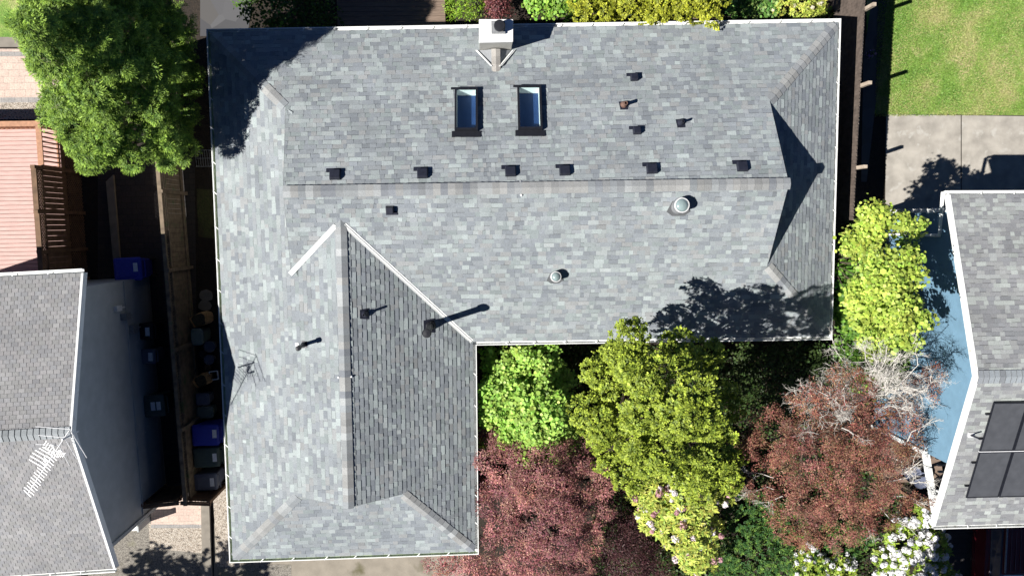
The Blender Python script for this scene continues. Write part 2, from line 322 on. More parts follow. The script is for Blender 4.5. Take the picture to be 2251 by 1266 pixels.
def caps(b, A, B, gL, gR, halfw, raise_, step=0.19, pal=PAL, seed=3, th=0.014, warm=1.0):
    """folded cap shingles from A to B; gL/gR = plane gradients left/right of A->B"""
    rnd = random.Random(seed); A = np.array(A, float); B = np.array(B, float); L = np.linalg.norm(B - A); d = (B - A) / L
    def side(g, s):
        n = np.array([-g[0], -g[1], 1.0]); n /= np.linalg.norm(n); w = np.cross(n, d) * s; w /= np.linalg.norm(w); return w, n
    wl, nl = side(gL, 1); wr, nr = side(gR, -1)
    if wl[2] + wr[2] > 0: (wl, nl), (wr, nr) = side(gR, 1), side(gL, -1)
    k = 0; n = max(1, int(L / step)); st = L / n
    nm = (nl + nr); nm /= np.linalg.norm(nm)
    last = rnd.choice(pal)
    for k in range(n):
        if rnd.random() < 0.8: last = rnd.choice(pal)
        br = rnd.gauss(1.0, 0.07); c = (last[0] * br * warm, last[1] * br, last[2] * br / warm)
        p0 = A + d * st * k; p1 = A + d * (st * (k + 1)); h0, h1 = raise_ + th, raise_ + 0.002
        for w, nn_ in ((wl, nl), (wr, nr)):
            a0, a1 = p0 + nm * h0, p1 + nm * h1; e0, e1 = p0 + w * halfw + nn_ * h0, p1 + w * halfw + nn_ * h1
            b.face([a0, a1, e1, e0], c); f0, f1 = p0 + w * halfw, p1 + w * halfw
            b.face([e0, e1, f1, f0], (0.035, 0.035, 0.04)); b.face([a0, e0, f0, p0], (0.06, 0.06, 0.065))
            if k == n - 1: b.face([a1, e1, f1, p1], (0.06, 0.06, 0.065))
def plane(a, b_, p, ze):
    t = (np.array(b_) - np.array(a))[:2]; t /= np.linalg.norm(t); nn = np.array([-t[1], t[0]]); return nn * p, ze - p * nn @ np.array(a[:2])
def zat(pl, xy): return float(pl[0] @ np.array(xy[:2]) + pl[1])
def line_x(P1, P2, axis, val):           # point of both planes where coordinate axis equals val
    g = P1[0] - P2[0]; c = P1[1] - P2[1]
    q = np.zeros(2); q[axis] = val; q[1 - axis] = (-c - g[axis] * val) / g[1 - axis]
    return np.array([*q, zat(P1, q)])
def offset_poly(pts, d):                 # ccw polygon, outward by d
    n = len(pts); out = []
    for i in range(n):
        p0, p1, p2 = [np.array(pts[(i + k) % n][:2]) for k in (-1, 0, 1)]
        e1 = (p1 - p0) / np.linalg.norm(p1 - p0); e2 = (p2 - p1) / np.linalg.norm(p2 - p1)
        n1 = np.array([e1[1], -e1[0]]); n2 = np.array([e2[1], -e2[0]]); s = (n1 + n2) / (1 + n1 @ n2)
        out.append(p1 + s * d)
    return out
def gutter(path, ze, width, mossy, parent, clip=0.85, depth=0.10):
    """path: list of (inner, outer) xy pairs along the eave; white channel, mossy floor"""
    b = MB(); fl0 = MB(); fl1 = MB()
    for i in range(len(path) - 1):
        fl = fl1 if i in mossy else fl0
        (i0, o0), (i1, o1) = path[i], path[i + 1]
        q = lambda p, z: (p[0], p[1], z)
        lip0 = o0 + (i0 - o0) * 0.20; lip1 = o1 + (i1 - o1) * 0.20
        b.face([q(o0, ze), q(o1, ze), q(lip1, ze), q(lip0, ze)]); b.face([q(o0, ze), q(o0, ze - depth), q(o1, ze - depth), q(o1, ze)])
        b.face([q(lip0, ze), q(lip1, ze), q(lip1, ze - depth), q(lip0, ze - depth)]); b.face([q(o0, ze - depth), q(i0, ze - depth), q(i1, ze - depth), q(o1, ze - depth)])
        b.face([q(i0, ze - depth - .08), q(i0, ze - 0.02), q(i1, ze - 0.02), q(i1, ze - depth - .08)])
        fl.face([q(lip0, ze - depth + .02), q(lip1, ze - depth + .02), q(i1, ze - depth + .02), q(i0, ze - depth + .02)])
        L = np.linalg.norm(o1 - o0); n = int(L / clip); d = (o1 - o0) / L
        for k in range(1, n):
            p = o0 + d * (L * k / n + random.uniform(-.06, .06)); w = (i0 - o0); b.beam(q(p, ze + 0.004), q(p + w, ze + 0.004), 0.025, 0.006)
    g = b.build('gutter', MT['white'], parent); 
    if fl0.f: fl0.build('gutter_floor', MT['white'], g)
    if fl1.f: fl1.build('gutter_floor', MT['gutter_moss'], g)
    return g
# ================================================================== MAIN HOUSE
ins = 7
C = {k: U(x, y, ZE) for k, (x, y) in dict(TL=(455 + ins, 66 + ins), TR=(1848 - ins, 43 + ins), BR=(1829 - ins, 746 - ins), IN=(1046 - ins, 758 - ins), B2=(1051 - ins, 1218 - ins), BL=(505 + ins, 1236 - ins)).items()}
PN = plane(C['TR'], C['TL'], 0.3795, ZE); PW = plane(C['TL'], C['BL'], 0.3811, ZE); PS2 = plane(C['BL'], C['B2'], 0.3844, ZE)
PE2 = plane(C['B2'], C['IN'], 0.4058, ZE); PS = plane(C['IN'], C['BR'], 0.3985, ZE); PE = plane(C['BR'], C['TR'], 0.3859, ZE)
hipNE = line_x(PN, PE, 0, 8.06); hipSE = line_x(PS, PE, 0, 8.05); apE = line_x(PN, PS, 0, 8.25); apW = line_x(PN, PS, 0, -4.98)
hipNW = line_x(PN, PW, 0, -5.04); valSW = line_x(PS, PW, 0, -5.08); ridN = line_x(PW, PE2, 1, 0.09); apS = line_x(PW, PE2, 1, -7.58)
hipSW = line_x(PW, PS2, 1, -7.42); hipS2E = line_x(PE2, PS2, 1, -7.46)
g = PE2[0] - PS[0]
house = thing('house', 'large grey L-shaped hip-roofed house in the middle with two skylights and black vents', 'house', (1.5, 0.0, 0.0))
rb = MB()
def skyrect(pix): return [RP(x, y, PN) for x, y in pix]
SK1 = (1004, 1046, 202, 286); SK2 = (1142, 1186, 197, 284)
holes = []
for s in (SK1, SK2):
    holes.append([RP(s[0], s[2], PN), RP(s[1], s[2], PN), RP(s[0], s[3], PN), RP(s[1], s[3], PN)])
NP = [C['TR'], C['TL'], hipNW, apW, apE, hipNE]
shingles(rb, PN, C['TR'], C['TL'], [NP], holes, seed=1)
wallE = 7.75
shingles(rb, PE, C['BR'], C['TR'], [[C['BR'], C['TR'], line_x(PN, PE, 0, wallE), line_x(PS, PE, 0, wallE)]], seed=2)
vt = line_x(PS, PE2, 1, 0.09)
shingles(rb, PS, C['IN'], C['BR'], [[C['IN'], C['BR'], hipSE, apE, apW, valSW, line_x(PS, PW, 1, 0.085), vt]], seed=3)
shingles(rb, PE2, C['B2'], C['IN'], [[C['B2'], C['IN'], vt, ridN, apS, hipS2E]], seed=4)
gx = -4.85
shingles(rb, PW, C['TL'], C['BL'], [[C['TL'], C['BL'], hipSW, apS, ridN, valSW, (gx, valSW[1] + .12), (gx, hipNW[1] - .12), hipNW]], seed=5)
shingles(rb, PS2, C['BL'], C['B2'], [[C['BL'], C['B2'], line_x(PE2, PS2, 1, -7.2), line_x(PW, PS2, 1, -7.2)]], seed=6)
roof = rb.build('roof', MT['shingle'], house)
# drip edges along the gable rakes
for path in ((hipNE, apE), (apE, hipSE), (hipNW, apW), (apW, valSW), (hipSW, apS), (apS, hipS2E)):
    a, e = [np.array(p) - np.array([0, 0, 0.05]) for p in path]; de = MB(); de.beam(a, e, 0.022, 0.09); de.build('rake_edge', MT['rake'], roof)
# gable walls
for x, p1, p2 in ((wallE - .02, PE, 0), (-4.86, PW, 0)):
    pl = p1; a = line_x(PN, pl, 0, x); e = line_x(PS, pl, 0, x); t = line_x(PN, PS, 0, x)
    gw = MB(); gw.face([a - [0, 0, .1], e - [0, 0, .1], t - [0, 0, .03]]); gw.build('gable_wall', MT['siding'], house)
gw = MB(); y = -7.18; a = line_x(PW, PS2, 1, y); e = line_x(PE2, PS2, 1, y); t = line_x(PW, PE2, 1, y); gw.face([a - [0, 0, .1], e - [0, 0, .1], t - [0, 0, .03]])
gw.build('gable_wall', MT['siding'], house)
# caps
WARM = [(c[0] * 1.04, c[1] * 1.075, c[2] * 1.10) for c in [(0.245, 0.252, 0.252), (0.262, 0.264, 0.262), (0.276, 0.27, 0.258), (0.295, 0.29, 0.278), (0.215, 0.22, 0.225), (0.255, 0.252, 0.245), (0.195, 0.202, 0.215), (0.32, 0.325, 0.32), (0.235, 0.245, 0.25)]]
cb = MB(); caps(cb, apW, apE + [0.03, 0, 0], PN[0], PS[0], 0.135, 0.07, pal=WARM, seed=11); cb.build('ridge_cap', MT['shingle'], roof)
cb = MB(); caps(cb, apS - [0, .03, 0], ridN + [0, .12, 0], PW[0], PE2[0], 0.150, 0.022, pal=WARM, seed=12); cb.build('ridge_cap', MT['shingle'], roof)
def toward(a, b, k): return a + (b - a) * k
for i, (A, B, g1, g2) in enumerate(((C['TR'], hipNE, PE, PN), (C['BR'], hipSE, PS, PE), (C['TL'], hipNW, PN, PW), (C['BL'], hipSW, PW, PS2), (C['B2'], hipS2E, PS2, PE2))):
    cb = MB(); B2_ = toward(A, B, 0.985); caps(cb, toward(A, B, .03), B2_, g1[0], g2[0], 0.145, 0.012, pal=WARM, seed=20 + i); cb.build('hip_cap', MT['shingle'], roof)
# valley flashing
def valley(b, A, B, p1, p2, w1, w2, h=0.022):
    A = np.array(A); B = np.array(B); d = (B - A) / np.linalg.norm(B - A)
    for pl, w, s in ((p1, w1, 1), (p2, w2, -1)):
        n = np.array([-pl[0][0], -pl[0][1], 1.0]); n /= np.linalg.norm(n); x = np.cross(n, d) * s; x /= np.linalg.norm(x)
        b.face([A + n * h, B + n * h, B + n * h + x * w, A + n * h + x * w]); b.face([A + n * h + x * w, B + n * h + x * w, B + x * w, A + x * w])
    u = np.array([0, 0, 1.0]); b.beam(A + u * 0.03, B + u * 0.03, 0.012, 0.03)
vb = MB(); valley(vb, C['IN'] + [-.02, .02, 0], vt, PE2, PS, 0.075, 0.06); vb.build('valley_flashing', MT['white'], roof)
vb = MB(); valley(vb, toward(valSW, line_x(PS, PW, 1, 0.085), -.02), line_x(PS, PW, 1, 0.06), PS, PW, 0.075, 0.065); vb.build('valley_flashing', MT['white'], roof)
# walls, soffit
EV = [C[k] for k in ('BL', 'B2', 'IN', 'BR', 'TR', 'TL')]
wl = offset_poly(EV, -0.45); b = MB()
for i in range(6):
    p, q = wl[i], wl[(i + 1) % 6]; b.face([(p[0], p[1], 0), (q[0], q[1], 0), (q[0], q[1], ZE), (p[0], p[1], ZE)])
b.build('wall', MT['siding'], house)
b = MB(); sf = offset_poly(EV, -0.02); b.face([(p[0], p[1], ZE - 0.16) for p in sf]); b.build('soffit', MT['white'], house)
go = offset_poly(EV, 0.11); gi = offset_poly(EV, -0.015)
gutter([(gi[i % 6], go[i % 6]) for i in range(7)], ZE - 0.01, .12, (0, 5), house)
# chimney with cricket
ztop = 3.85; cw = [U(x, y, ztop) for x, y in ((1053, 94), (1128, 92), (1128, 43), (1053, 43))]
b = MB(); ctr = sum(cw) / 4; b.prism([p for p in cw], ztop - .09, ztop); ch = b.build('chimney', MT['chimney'], house, bevel=0.01)
b = MB(); b.prism([ctr + (p - ctr) * 0.97 for p in cw], 0, ztop - 0.09); b.build('chimney_chase', MT['siding'], ch)
fc = U(1095, 62, ztop); b = MB(); b.box((fc[0], fc[1], ztop + .035), (0.36, 0.32, 0.07)); b.build('flue_base', MT['steel'], ch)
b = MB(); fc = U(1098, 60, ztop + .1); b.lathe((fc[0], fc[1], ztop + .07), [(0.10, 0), (0.10, 0.12), (0.15, 0.12), (0.15, 0.17), (0.13, 0.20), (0, 0.205)]); b.build('flue_cap', MT['black'], ch, smooth=False)
zc = zat(PN, U(1090, 150, 3.1)) ; yS = cw[0][1] - 0.02; xm = ctr[0]; re = np.array([xm, 0, zc]); re[1] = (zc - PN[1] - PN[0][0] * xm) / PN[0][1]
xl, xr = cw[0][0] + .02, cw[1][0] - .02; rt = np.array([xm, yS, zc + .10]); re = re - [0, .05, 0]; re[2] = zat(PN, re) + .03
pl_ = np.array([xl - .02, yS + .03, 0]); pr_ = np.array([xr + .02, yS + .03, 0]); pl_[2] = zat(PN, pl_) + .02; pr_[2] = zat(PN, pr_) + .02
cr = MB(); cr.face([rt, pl_, re], (0.22, 0.23, 0.24)); cr.face([rt, re, pr_], (0.24, 0.25, 0.26))
crick = cr.build('cricket', MT['shingle'], house)
cb = MB(); caps(cb, rt + [0, 0, .01], re - [0, .06, 0], (-0.3, 0), (0.3, 0), 0.12, 0.012, step=0.16, pal=[(0.30, 0.285, 0.265), (0.27, 0.26, 0.25)], seed=5); cb.build('ridge_cap', MT['shingle'], crick)
for s, p in ((-1, pl_), (1, pr_)):
    vb = MB(); o1 = np.array([s * .10, 0.02, 0]); a, e = p + [s * .06, 0, .02], re + [s * .11, .08, .025]
    vb.face([a - o1 * .55, a + o1 * .55, e + o1 * .45, e - o1 * .45]); vb.beam(toward(a, e, 0) + [0, 0, .01], toward(a, e, 1) + [0, 0, .01], .012, .025); vb.build('flashing', MT['white'], crick)
# skylights
def plane_frame(pl):
    up = np.array([pl[0][0], pl[0][1], pl[0] @ pl[0]]); up /= np.linalg.norm(up); n = np.array([-pl[0][0], -pl[0][1], 1.0]); n /= np.linalg.norm(n); t = np.cross(up, n); return t, up, n
t_, up_, n_ = plane_frame(PN)
for s in (SK1, SK2):
    A, B, Cc, D = [RP(x, y, PN) for x, y in ((s[0], s[3]), (s[1], s[3]), (s[1], s[2]), (s[0], s[2]))]   # low south side on screen = upslope
    c = (A + B + Cc + D) / 4; hw = np.linalg.norm(B - A) / 2; hl = np.linalg.norm(D - A) / 2
    ex = (B - A) / np.linalg.norm(B - A); ey = np.cross(n_, ex)
    Q = lambda x, y, z: c + ex * x + ey * y + n_ * z
    fb = MB(); fw = 0.055; h = 0.13
    def bar(x0, x1, y0, y1, z0, z1, mb): mb.hexa([Q(x0, y0, z0), Q(x1, y0, z0), Q(x1, y1, z0), Q(x0, y1, z0)], [Q(x0, y0, z1), Q(x1, y0, z1), Q(x1, y1, z1), Q(x0, y1, z1)])
    bar(-hw - fw, -hw, -hl - fw, hl + fw, 0, h, fb); bar(hw, hw + fw, -hl - fw, hl + fw, 0, h, fb); bar(-hw, hw, -hl - fw, -hl, 0, h - .002, fb); bar(-hw, hw, hl, hl + fw, 0, h - .002, fb)
    sk = fb.build('skylight', MT['black'], house)
    b = MB(); bar(-hw - .13, hw + .13, -hl - .22, -hl - fw, .008, .035, b); b.build('apron_flashing', MT['black'], sk); b = MB(); bar(-hw - .16, hw + .06, hl + fw, hl + fw + .06, .008, .03, b); b.build('head_flashing', MT['black'], sk)
    b = MB(); b.face([Q(-hw, -hl, h - .02), Q(hw, -hl, h - .02), Q(hw, hl, h - .02), Q(-hw, hl, h - .02)]); b.build('pane', MT['glass'], sk)
    b = MB(); dd = -0.19
    for p0, p1 in (((-hw, -hl), (hw, -hl)), ((hw, -hl), (hw, hl)), ((hw, hl), (-hw, hl)), ((-hw, hl), (-hw, -hl))):
        b.face([Q(*[k * .99 for k in p0], h - .03), Q(*[k * .99 for k in p1], h - .03), Q(*[k * .99 for k in p1], dd), Q(*[k * .99 for k in p0], dd)])
    b.build('light_shaft', MT['plaster'], sk)
    b = MB(); b.face([Q(-hw, -hl, dd), Q(hw, -hl, dd), Q(hw, hl, dd), Q(-hw, hl, dd)]); b.build('dark_room_sheet', MT['navy'], sk)  # navy sheet painted for the unlit room and the sky mirrored in the pane
# box vents
def boxvent(px, py, pl, w=0.27, h=0.12, label=None):
    c = RP(px, py, pl); t, up, n = plane_frame(pl); Q = lambda x, y, z: c + t * x + up * y + n * z
    sgn = 1 if up[1] < 0 else -1         # screen-up direction is downslope on the north slope
    def ring(x0, x1, y0, y1, z): return [Q(x0, y0, z), Q(x1, y0, z), Q(x1, y1, z), Q(x0, y1, z)]
    b = MB(); a = w / 2; b.hexa(ring(-a, a, -a * .95, a * .95, .01), ring(-a * .9, a * .9, -a * .85, a * .85, h)); v = b.build('roof_vent', MT['vent'], house, bevel=0.015)
    b = MB(); b.hexa(ring(-a, a + .09, -a - .05, -a * .6, .006), ring(-a, a + .09, -a - .05, -a * .6, .024)); b.build('vent_flange', MT['vent'], v)
for (x, y) in ((737, 386), (929, 383), (1122, 379), (1241, 377), (1432, 373), (1630, 368)): boxvent(x, y, PN, 0.29)
for (x, y, p) in ((1393, 173, PN), (1399, 290, PN), (857, 460, PS)): boxvent(x, y, p, 0.21, 0.14)
def pipe(px, py, pl, h, r, m, cap=None, boot=0.09, fl=(0.3, 0.3)):
    c = RP(px, py, pl); t, up, n = plane_frame(pl); Q = lambda x, y, z: c + t * x + up * y + n * z
    b = MB(); b.lathe(c - [0, 0, .03], [(boot * 1.2, 0), (boot, .09), (r * 1.3, .16), (r, .18), (r, h), (r * .7, h), (r * .7, h - .1), (0, h - .1)], 16); v = b.build('vent_pipe', m, house, smooth=False)
    b = MB(); a, e = fl[0] / 2, fl[1] / 2; b.hexa([Q(-a, -e * .6, .008), Q(a, -e * .6, .008), Q(a * .8, e, .008), Q(-a * .8, e, .008)], [Q(-a, -e * .6, .02), Q(a, -e * .6, .02), Q(a * .8, e, .02), Q(-a * .8, e, .02)]); b.build('flashing', MT['vent'], v)
    if cap:
        b = MB(); b.lathe(c + [0, 0, h + .0], [(0, -.02), (cap * .8, -.02), (cap, 0.0), (cap, .10), (cap * .85, .14), (0, .15)], 20); b.build('pipe_cap', MT['black'], v, smooth=False)
    return v
pipe(1371, 231, PN, 0.34, 0.05, MT['copper'], fl=(0.26, 0.3)); pipe(1496, 270, PN, 0.30, 0.035, MT['vent'], fl=(0.26, 0.3))
pipe(803, 690, PE2, 0.34, 0.035, MT['vent'], fl=(.3, .3)); pipe(668, 757, PW, 0.55, 0.05, MT['vent'], cap=0.07, boot=.07, fl=(.22, .2)); pipe(946, 716, PE2, 1.35, 0.09, MT['black'], cap=0.12, boot=.13, fl=(.4, .4))
b = MB(); c = RP(654, 757, PW); t, up, n = plane_frame(PW); b.hexa([c + t * x * .05 + up * y_ * .05 + n * .012 for x, y_ in ((-1, -1), (1, -1), (1, 1), (-1, 1))], [c + t * x * .05 + up * y_ * .05 + n * .03 for x, y_ in ((-1, -1), (1, -1), (1, 1), (-1, 1))]); b.build('flashing_patch', MT['white'], house)
# roof anchors beside the ridges
for (x, y, p) in ((1144, 401, PN), (1146, 429, PS), (745, 829, PW), (773, 827, PE2)):
    c = RP(x, y, p); b = MB(); b.lathe(c, [(0.035, 0), (0.035, .03), (0.018, .05), (0.0, .052)], 10); b.build('roof_anchor', MT['alu'], house)
# sun tubes
for (x, y, r, hh) in ((1492, 452, 0.185, .30), (1220, 607, 0.135, .24)):
    c = RP(x, y, PS); t, up, n = plane_frame(PS); Q = lambda a, e, z: c + t * a + up * e + n * z
    b = MB(); b.lathe(c - [0, 0, .06], [(r * 1.25, 0), (r * 1.05, .12), (r, .14), (r, hh), (r * 1.06, hh), (r * 1.06, hh + .03), (r * .97, hh + .03)], 28); v = b.build('sun_tube', MT['steel'], house, smooth=False)
    b = MB(); b.lathe(c + [0, 0, hh - .03], [(r * .98, 0), (r * .93, .04), (r * .75, .085), (r * .45, .11), (0, .12)], 28); b.build('dome', MT['dome'], v, smooth=True); b = MB(); b.lathe(c + [0, 0, hh - .02], [(r * 1.0, 0), (r * 1.07, 0), (r * 1.07, .055), (r * .93, .06), (r * .93, .03)], 28); b.build('rim', MT['alu'], v)
    b = MB(); q = r * 1.7; ring = lambda z: [Q(-q, -r * .9, z), Q(-q * .5, -r * 1.55, z), Q(q * .5, -r * 1.55, z), Q(q, -r * .9, z), Q(q * .6, r * .7, z), Q(-q * .6, r * .7, z)]
    b.hexa(ring(.014), ring(.03)); b.build('flashing', MT['rake'], v)

# ================================================================== NEIGHBOUR HOUSES
def gable_house(root, Nc, Sc, Rg, dirx, length, pal, seed, mode, expo, wmin, wmax, wallm, wall_in, gutter_w=0.11, reveal=0.0, front_in=None, capm=None, capw=.14):
    """Nc,Sc eave corners, Rg ridge end (3D); roof runs along dirx (unit xy, away from the visible gable)"""
    d = np.array([dirx[0], dirx[1], 0.0]); Ne, Se, Re = Nc + d * length, Sc + d * length, Rg + d * length
    def pl3(a, b_, c): n = np.cross(b_ - a, c - a); n /= n[2]; return (np.array([-n[0], -n[1]]), float(n @ a))
    pn = pl3(Nc, Ne, Rg); ps = pl3(Sc, Se, Rg); b = MB(); sg = dirx[0] > 0
    a, e = (Ne, Nc) if sg else (Nc, Ne)
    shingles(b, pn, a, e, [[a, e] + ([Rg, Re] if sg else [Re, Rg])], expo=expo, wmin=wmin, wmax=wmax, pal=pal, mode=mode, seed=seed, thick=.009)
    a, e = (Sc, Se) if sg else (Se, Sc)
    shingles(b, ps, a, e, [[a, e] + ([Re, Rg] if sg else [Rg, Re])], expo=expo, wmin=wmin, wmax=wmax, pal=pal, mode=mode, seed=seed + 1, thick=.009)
    rf = b.build('roof', MT['shingle'], root)
    cb = MB(); caps(cb, Rg, Re, ps[0] if not sg else pn[0], pn[0] if not sg else ps[0], capw, .02, step=.145, pal=capm or pal, seed=seed + 2, th=.016); cb.build('ridge_cap', MT['shingle'], rf)
    # rake boards
    b = MB(); w = -d * 0.035
    for p, q in ((Nc, Rg), (Rg, Sc)):
        b.hexa([p + w - [0, 0, .18], q + w - [0, 0, .18], q - w * .6 - [0, 0, .18], p - w * .6 - [0, 0, .18]], [p + w + [0, 0, .02], q + w + [0, 0, .02], q - w * .6 + [0, 0, .02], p - w * .6 + [0, 0, .02]])
    b.build('rake_board', MT['white'], root)
    for p, q, s in ((Nc, Ne, 1), (Sc, Se, -1)):
        o = np.array([-d[1], d[0], 0]) * gutter_w * s * (1 if sg else -1)
        if (o[1] > 0) != (s > 0): o = -o
        path = [(p[:2] - o[:2] * .05, (p + o)[:2]), (q[:2] - o[:2] * .05, (q + o)[:2])]
        gutter(path, p[2] - .01, .11, (), root)
    # walls
    i = d * wall_in; across = (Sc - Nc) / np.linalg.norm(Sc - Nc); across[2] = 0
    fi = front_in if front_in is not None else .4
    n0 = Nc + i + across * .4; s0 = Sc + i - across * fi; n1 = Ne + across * .4; s1 = Se - across * fi
    r0 = Rg + i; zt = lambda pl, p: zat(pl, p) - .03
    b = MB(); Z = lambda p, z: (p[0], p[1], z)
    b.face([Z(n0, 0), Z(s0, 0), Z(s0, zt(ps, s0)), Z(r0, zt(ps, r0)), Z(n0, zt(pn, n0))]); b.face([Z(n1, 0), Z(n0, 0), Z(n0, zt(pn, n0)), Z(n1, zt(pn, n1))]); b.face([Z(s0, 0), Z(s1, 0), Z(s1, zt(ps, s1)), Z(s0, zt(ps, s0))])
    wl = b.build('wall', wallm, root)
    return pn, ps, n0, s0, across, d, rf, wl
GREYS = [(0.245, 0.245, 0.25), (0.26, 0.255, 0.257), (0.23, 0.232, 0.24), (0.27, 0.268, 0.268), (0.24, 0.24, 0.238)]
Nc, Sc, Rg = U(181, 600, 4.6), U(252, 1249, 4.3), U(155, 950, 5.72)
lh = thing('house', 'left neighbouring house with plain grey shingles, dark siding and a rooftop TV aerial', 'house', (Nc[0] - 2, Nc[1] - 4, 0))
dl = np.array([-1, 0.0]); e = (Nc - Sc)[:2]; dl = np.array([-e[1], e[0]]); dl /= np.linalg.norm(dl); dl = dl if dl[0] < 0 else -dl; dl = dl * .6 + np.array([-.998, -.05]) * .4; dl /= np.linalg.norm(dl)
pnl, psl, ln0, ls0, lac, ld, lroof, lwall = gable_house(lh, Nc, Sc, Rg, dl, 6.0, GREYS, 51, 'tab', 0.105, .16, .165, MT['wall_grey'], .38, capm=[(0.26, 0.28, 0.29), (0.24, 0.26, 0.27)])
# siding laps and a trim band on the gable wall
b = MB(); bt = MB(); wdir = (ls0 - ln0); wlen = np.linalg.norm(wdir[:2]); wdir = np.array([wdir[0], wdir[1], 0]) / wlen; no = -ld
def gz(s):
    p = ln0 + wdir * s; return min(zat(pnl, p), zat(psl, p)) - .05
z = .25
while z < 5.6:
    ss = [s for s in np.linspace(0.0, wlen, 90) if gz(s) > z + .1]
    if len(ss) > 1:
        p, q = ln0 + wdir * ss[0], ln0 + wdir * ss[-1]; P0 = lambda p_, z_, o: np.array([p_[0], p_[1], z_]) + no * o
        b.face([P0(p, z, .022), P0(q, z, .022), P0(q, z + .125, .006), P0(p, z + .125, .006)]); b.face([P0(p, z, .004), P0(q, z, .004), P0(q, z, .022), P0(p, z, .022)])
    z += .125
b.build('siding_laps', MT['wall_grey'], lwall)
bt.beam(np.array([*ln0[:2], 1.75]) + no * .03, np.array([*ls0[:2], 1.75]) + no * .03, .04, .05); bt.build('trim_band', MT['wall_grey'], lwall)
b = MB(); b.beam(np.array([*ls0[:2], 0]) + no * .03, np.array([*ls0[:2], zat(psl, ls0) - .1]) + no * .03, .1, .1); b.build('corner_board', MT['wall_grey'], lwall)
def onwall(s, z, o): return np.array([*(ln0 + wdir * s)[:2], z]) + no * o
# wall-mounted fittings
for s, z, sz, m in ((0.75, 2.3, (.10, .16, .30), 'alu'), (1.02, 1.95, (.16, .2, .3), 'steel'), (1.45, 1.5, (.14, .26, .36), 'steel')):
    b = MB(); c = onwall(s, z, sz[0] / 2 + .02); b.box(c, sz, math.atan2(no[1], no[0])); b.box(c - [0, 0, sz[2] / 2 + .12], (.04, .04, .24), math.atan2(no[1], no[0])); b.build('meter_box', MT[m], lh)
for (px_, py_) in ((278, 752), (301, 951)):
    best = min(((abs(U(px_, py_, z)[1] - 0), z) for z in (2.2,)), key=lambda q: q[0]); zl = 2.0
    for zz in np.arange(1.2, 3.2, .05):
        p = U(px_, py_, zz); dd_ = (p - ln0)[:2] @ no[:2]
        if dd_ < .22: zl = zz; break
    p = U(px_, py_, zl); q = p - no * ((p - ln0)[:2] @ no[:2])
    b = MB(); b.tube([q, p + [0, 0, .02]], .014, 6); lf = b.build('wall_lamp', MT['alu'], lh); b = MB(); b.lathe(p, [(.03, .06), (.10, .02), (.11, -.03), (.06, -.05), (0, -.05)], 16, axis=(no[0] * .3, no[1] * .3, .9)); b.build('lamp_shade', MT['white'], lf, smooth=True)
# TV aerial
ant = thing('tv_antenna', 'long white TV aerial with many short rods on the roof of the left house', 'antenna', Rg + ld * .25)
zb = 6.35; A0, A1 = U(152, 946, zb), U(62, 1083, zb - .1); b = MB(); b.tube([A0, A1], .013, 6); bm = b.build('boom', MT['alu'], ant)
mp_ = toward(A0, A1, .13); foot = Rg + ld * .2; b = MB(); b.tube([np.array([mp_[0], mp_[1], zat(psl, mp_) - .02]), mp_ + [0, 0, .08]], .02, 6); b.build('mast', MT['alu'], ant)
b = MB(); da = (A1 - A0) / np.linalg.norm(A1 - A0); pa = np.array([-da[1], da[0], 0])
for k in range(17):
    q = toward(A0, A1, .36 + .64 * k / 16); l_ = .115 + .03 * (k % 2); b.beam(q - pa * l_, q + pa * l_ + da * .03 + [0, 0, .02], .006, .006)
for k, l_ in ((.36, .3), (.40, .35), (.45, .4), (.50, .42), (.55, .42), (.60, .4)):
    q = toward(A0, A1, k); b.beam(q, q + (pa if (pa[0] < 0) else -pa) * l_ + da * .02 - [0, 0, 0], .014, .014)
b.build('director_rods', MT['alu'], ant)
b = MB()
for (x0, y0, x1, y1) in ((155, 943, 78, 937), (140, 961, 84, 956), (128, 978, 79, 976), (150, 938, 191, 1006), (140, 960, 169, 1008), (130, 980, 153, 1023)):
    b.tube([U(x0, y0, zb), U(x1, y1, zb)], .009, 6)
b.build('reflector_rods', MT['alu'], ant)
for s in (-1, 1):
    b = MB(); q = toward(A0, A1, .33); b.face([q + [0, 0, 0], q + pa * s * .05, q + pa * s * .16 - da * .14 + [0, 0, .10], q + pa * s * .10 - da * .16 + [0, 0, .11]])
    for k in range(5):
        w_ = .1 + .04 * k; b.beam(q + pa * s * (.05 + .05 * k) - da * .05 * k + [0, 0, .04 * k], q + pa * s * (.05 + .05 * k) - da * (.05 * k - .14) + [0, 0, .04 * k], .008, .008)
    b.build('corner_reflector', MT['alu'], ant)
# right house
RP_ = [(0.235, 0.24, 0.247), (0.30, 0.315, 0.312), (0.21, 0.218, 0.228), (0.265, 0.273, 0.272), (0.22, 0.225, 0.235), (0.335, 0.36, 0.345)]
Nc2, Sc2, Rg2 = U(2087, 428, 4.05), U(2054, 1155, 4.05), U(2150, 829, 5.45)
rh = thing('house', 'right neighbouring house with blue siding, white trim and solar panels on its roof', 'house', (Nc2[0] + 2, Nc2[1] - 4, 0))
e = (Nc2 - Sc2)[:2]; dr = np.array([e[1], -e[0]]); dr /= np.linalg.norm(dr); dr = dr if dr[0] > 0 else -dr
pnr, psr, rn0, rs0, rac, rd, rroof, rwall = gable_house(rh, Nc2, Sc2, Rg2, dr, 7.5, RP_, 71, 'lam', 0.118, .12, .3, MT['wall_blue'], .40, front_in=1.75, capm=[(0.30, 0.33, 0.35), (0.28, 0.30, 0.32)], capw=.17)
b = MB(); wdr = (rs0 - rn0); wlr = np.linalg.norm(wdr[:2]); wdr = np.array([wdr[0], wdr[1], 0]) / wlr; nr_ = -rd
z = .2
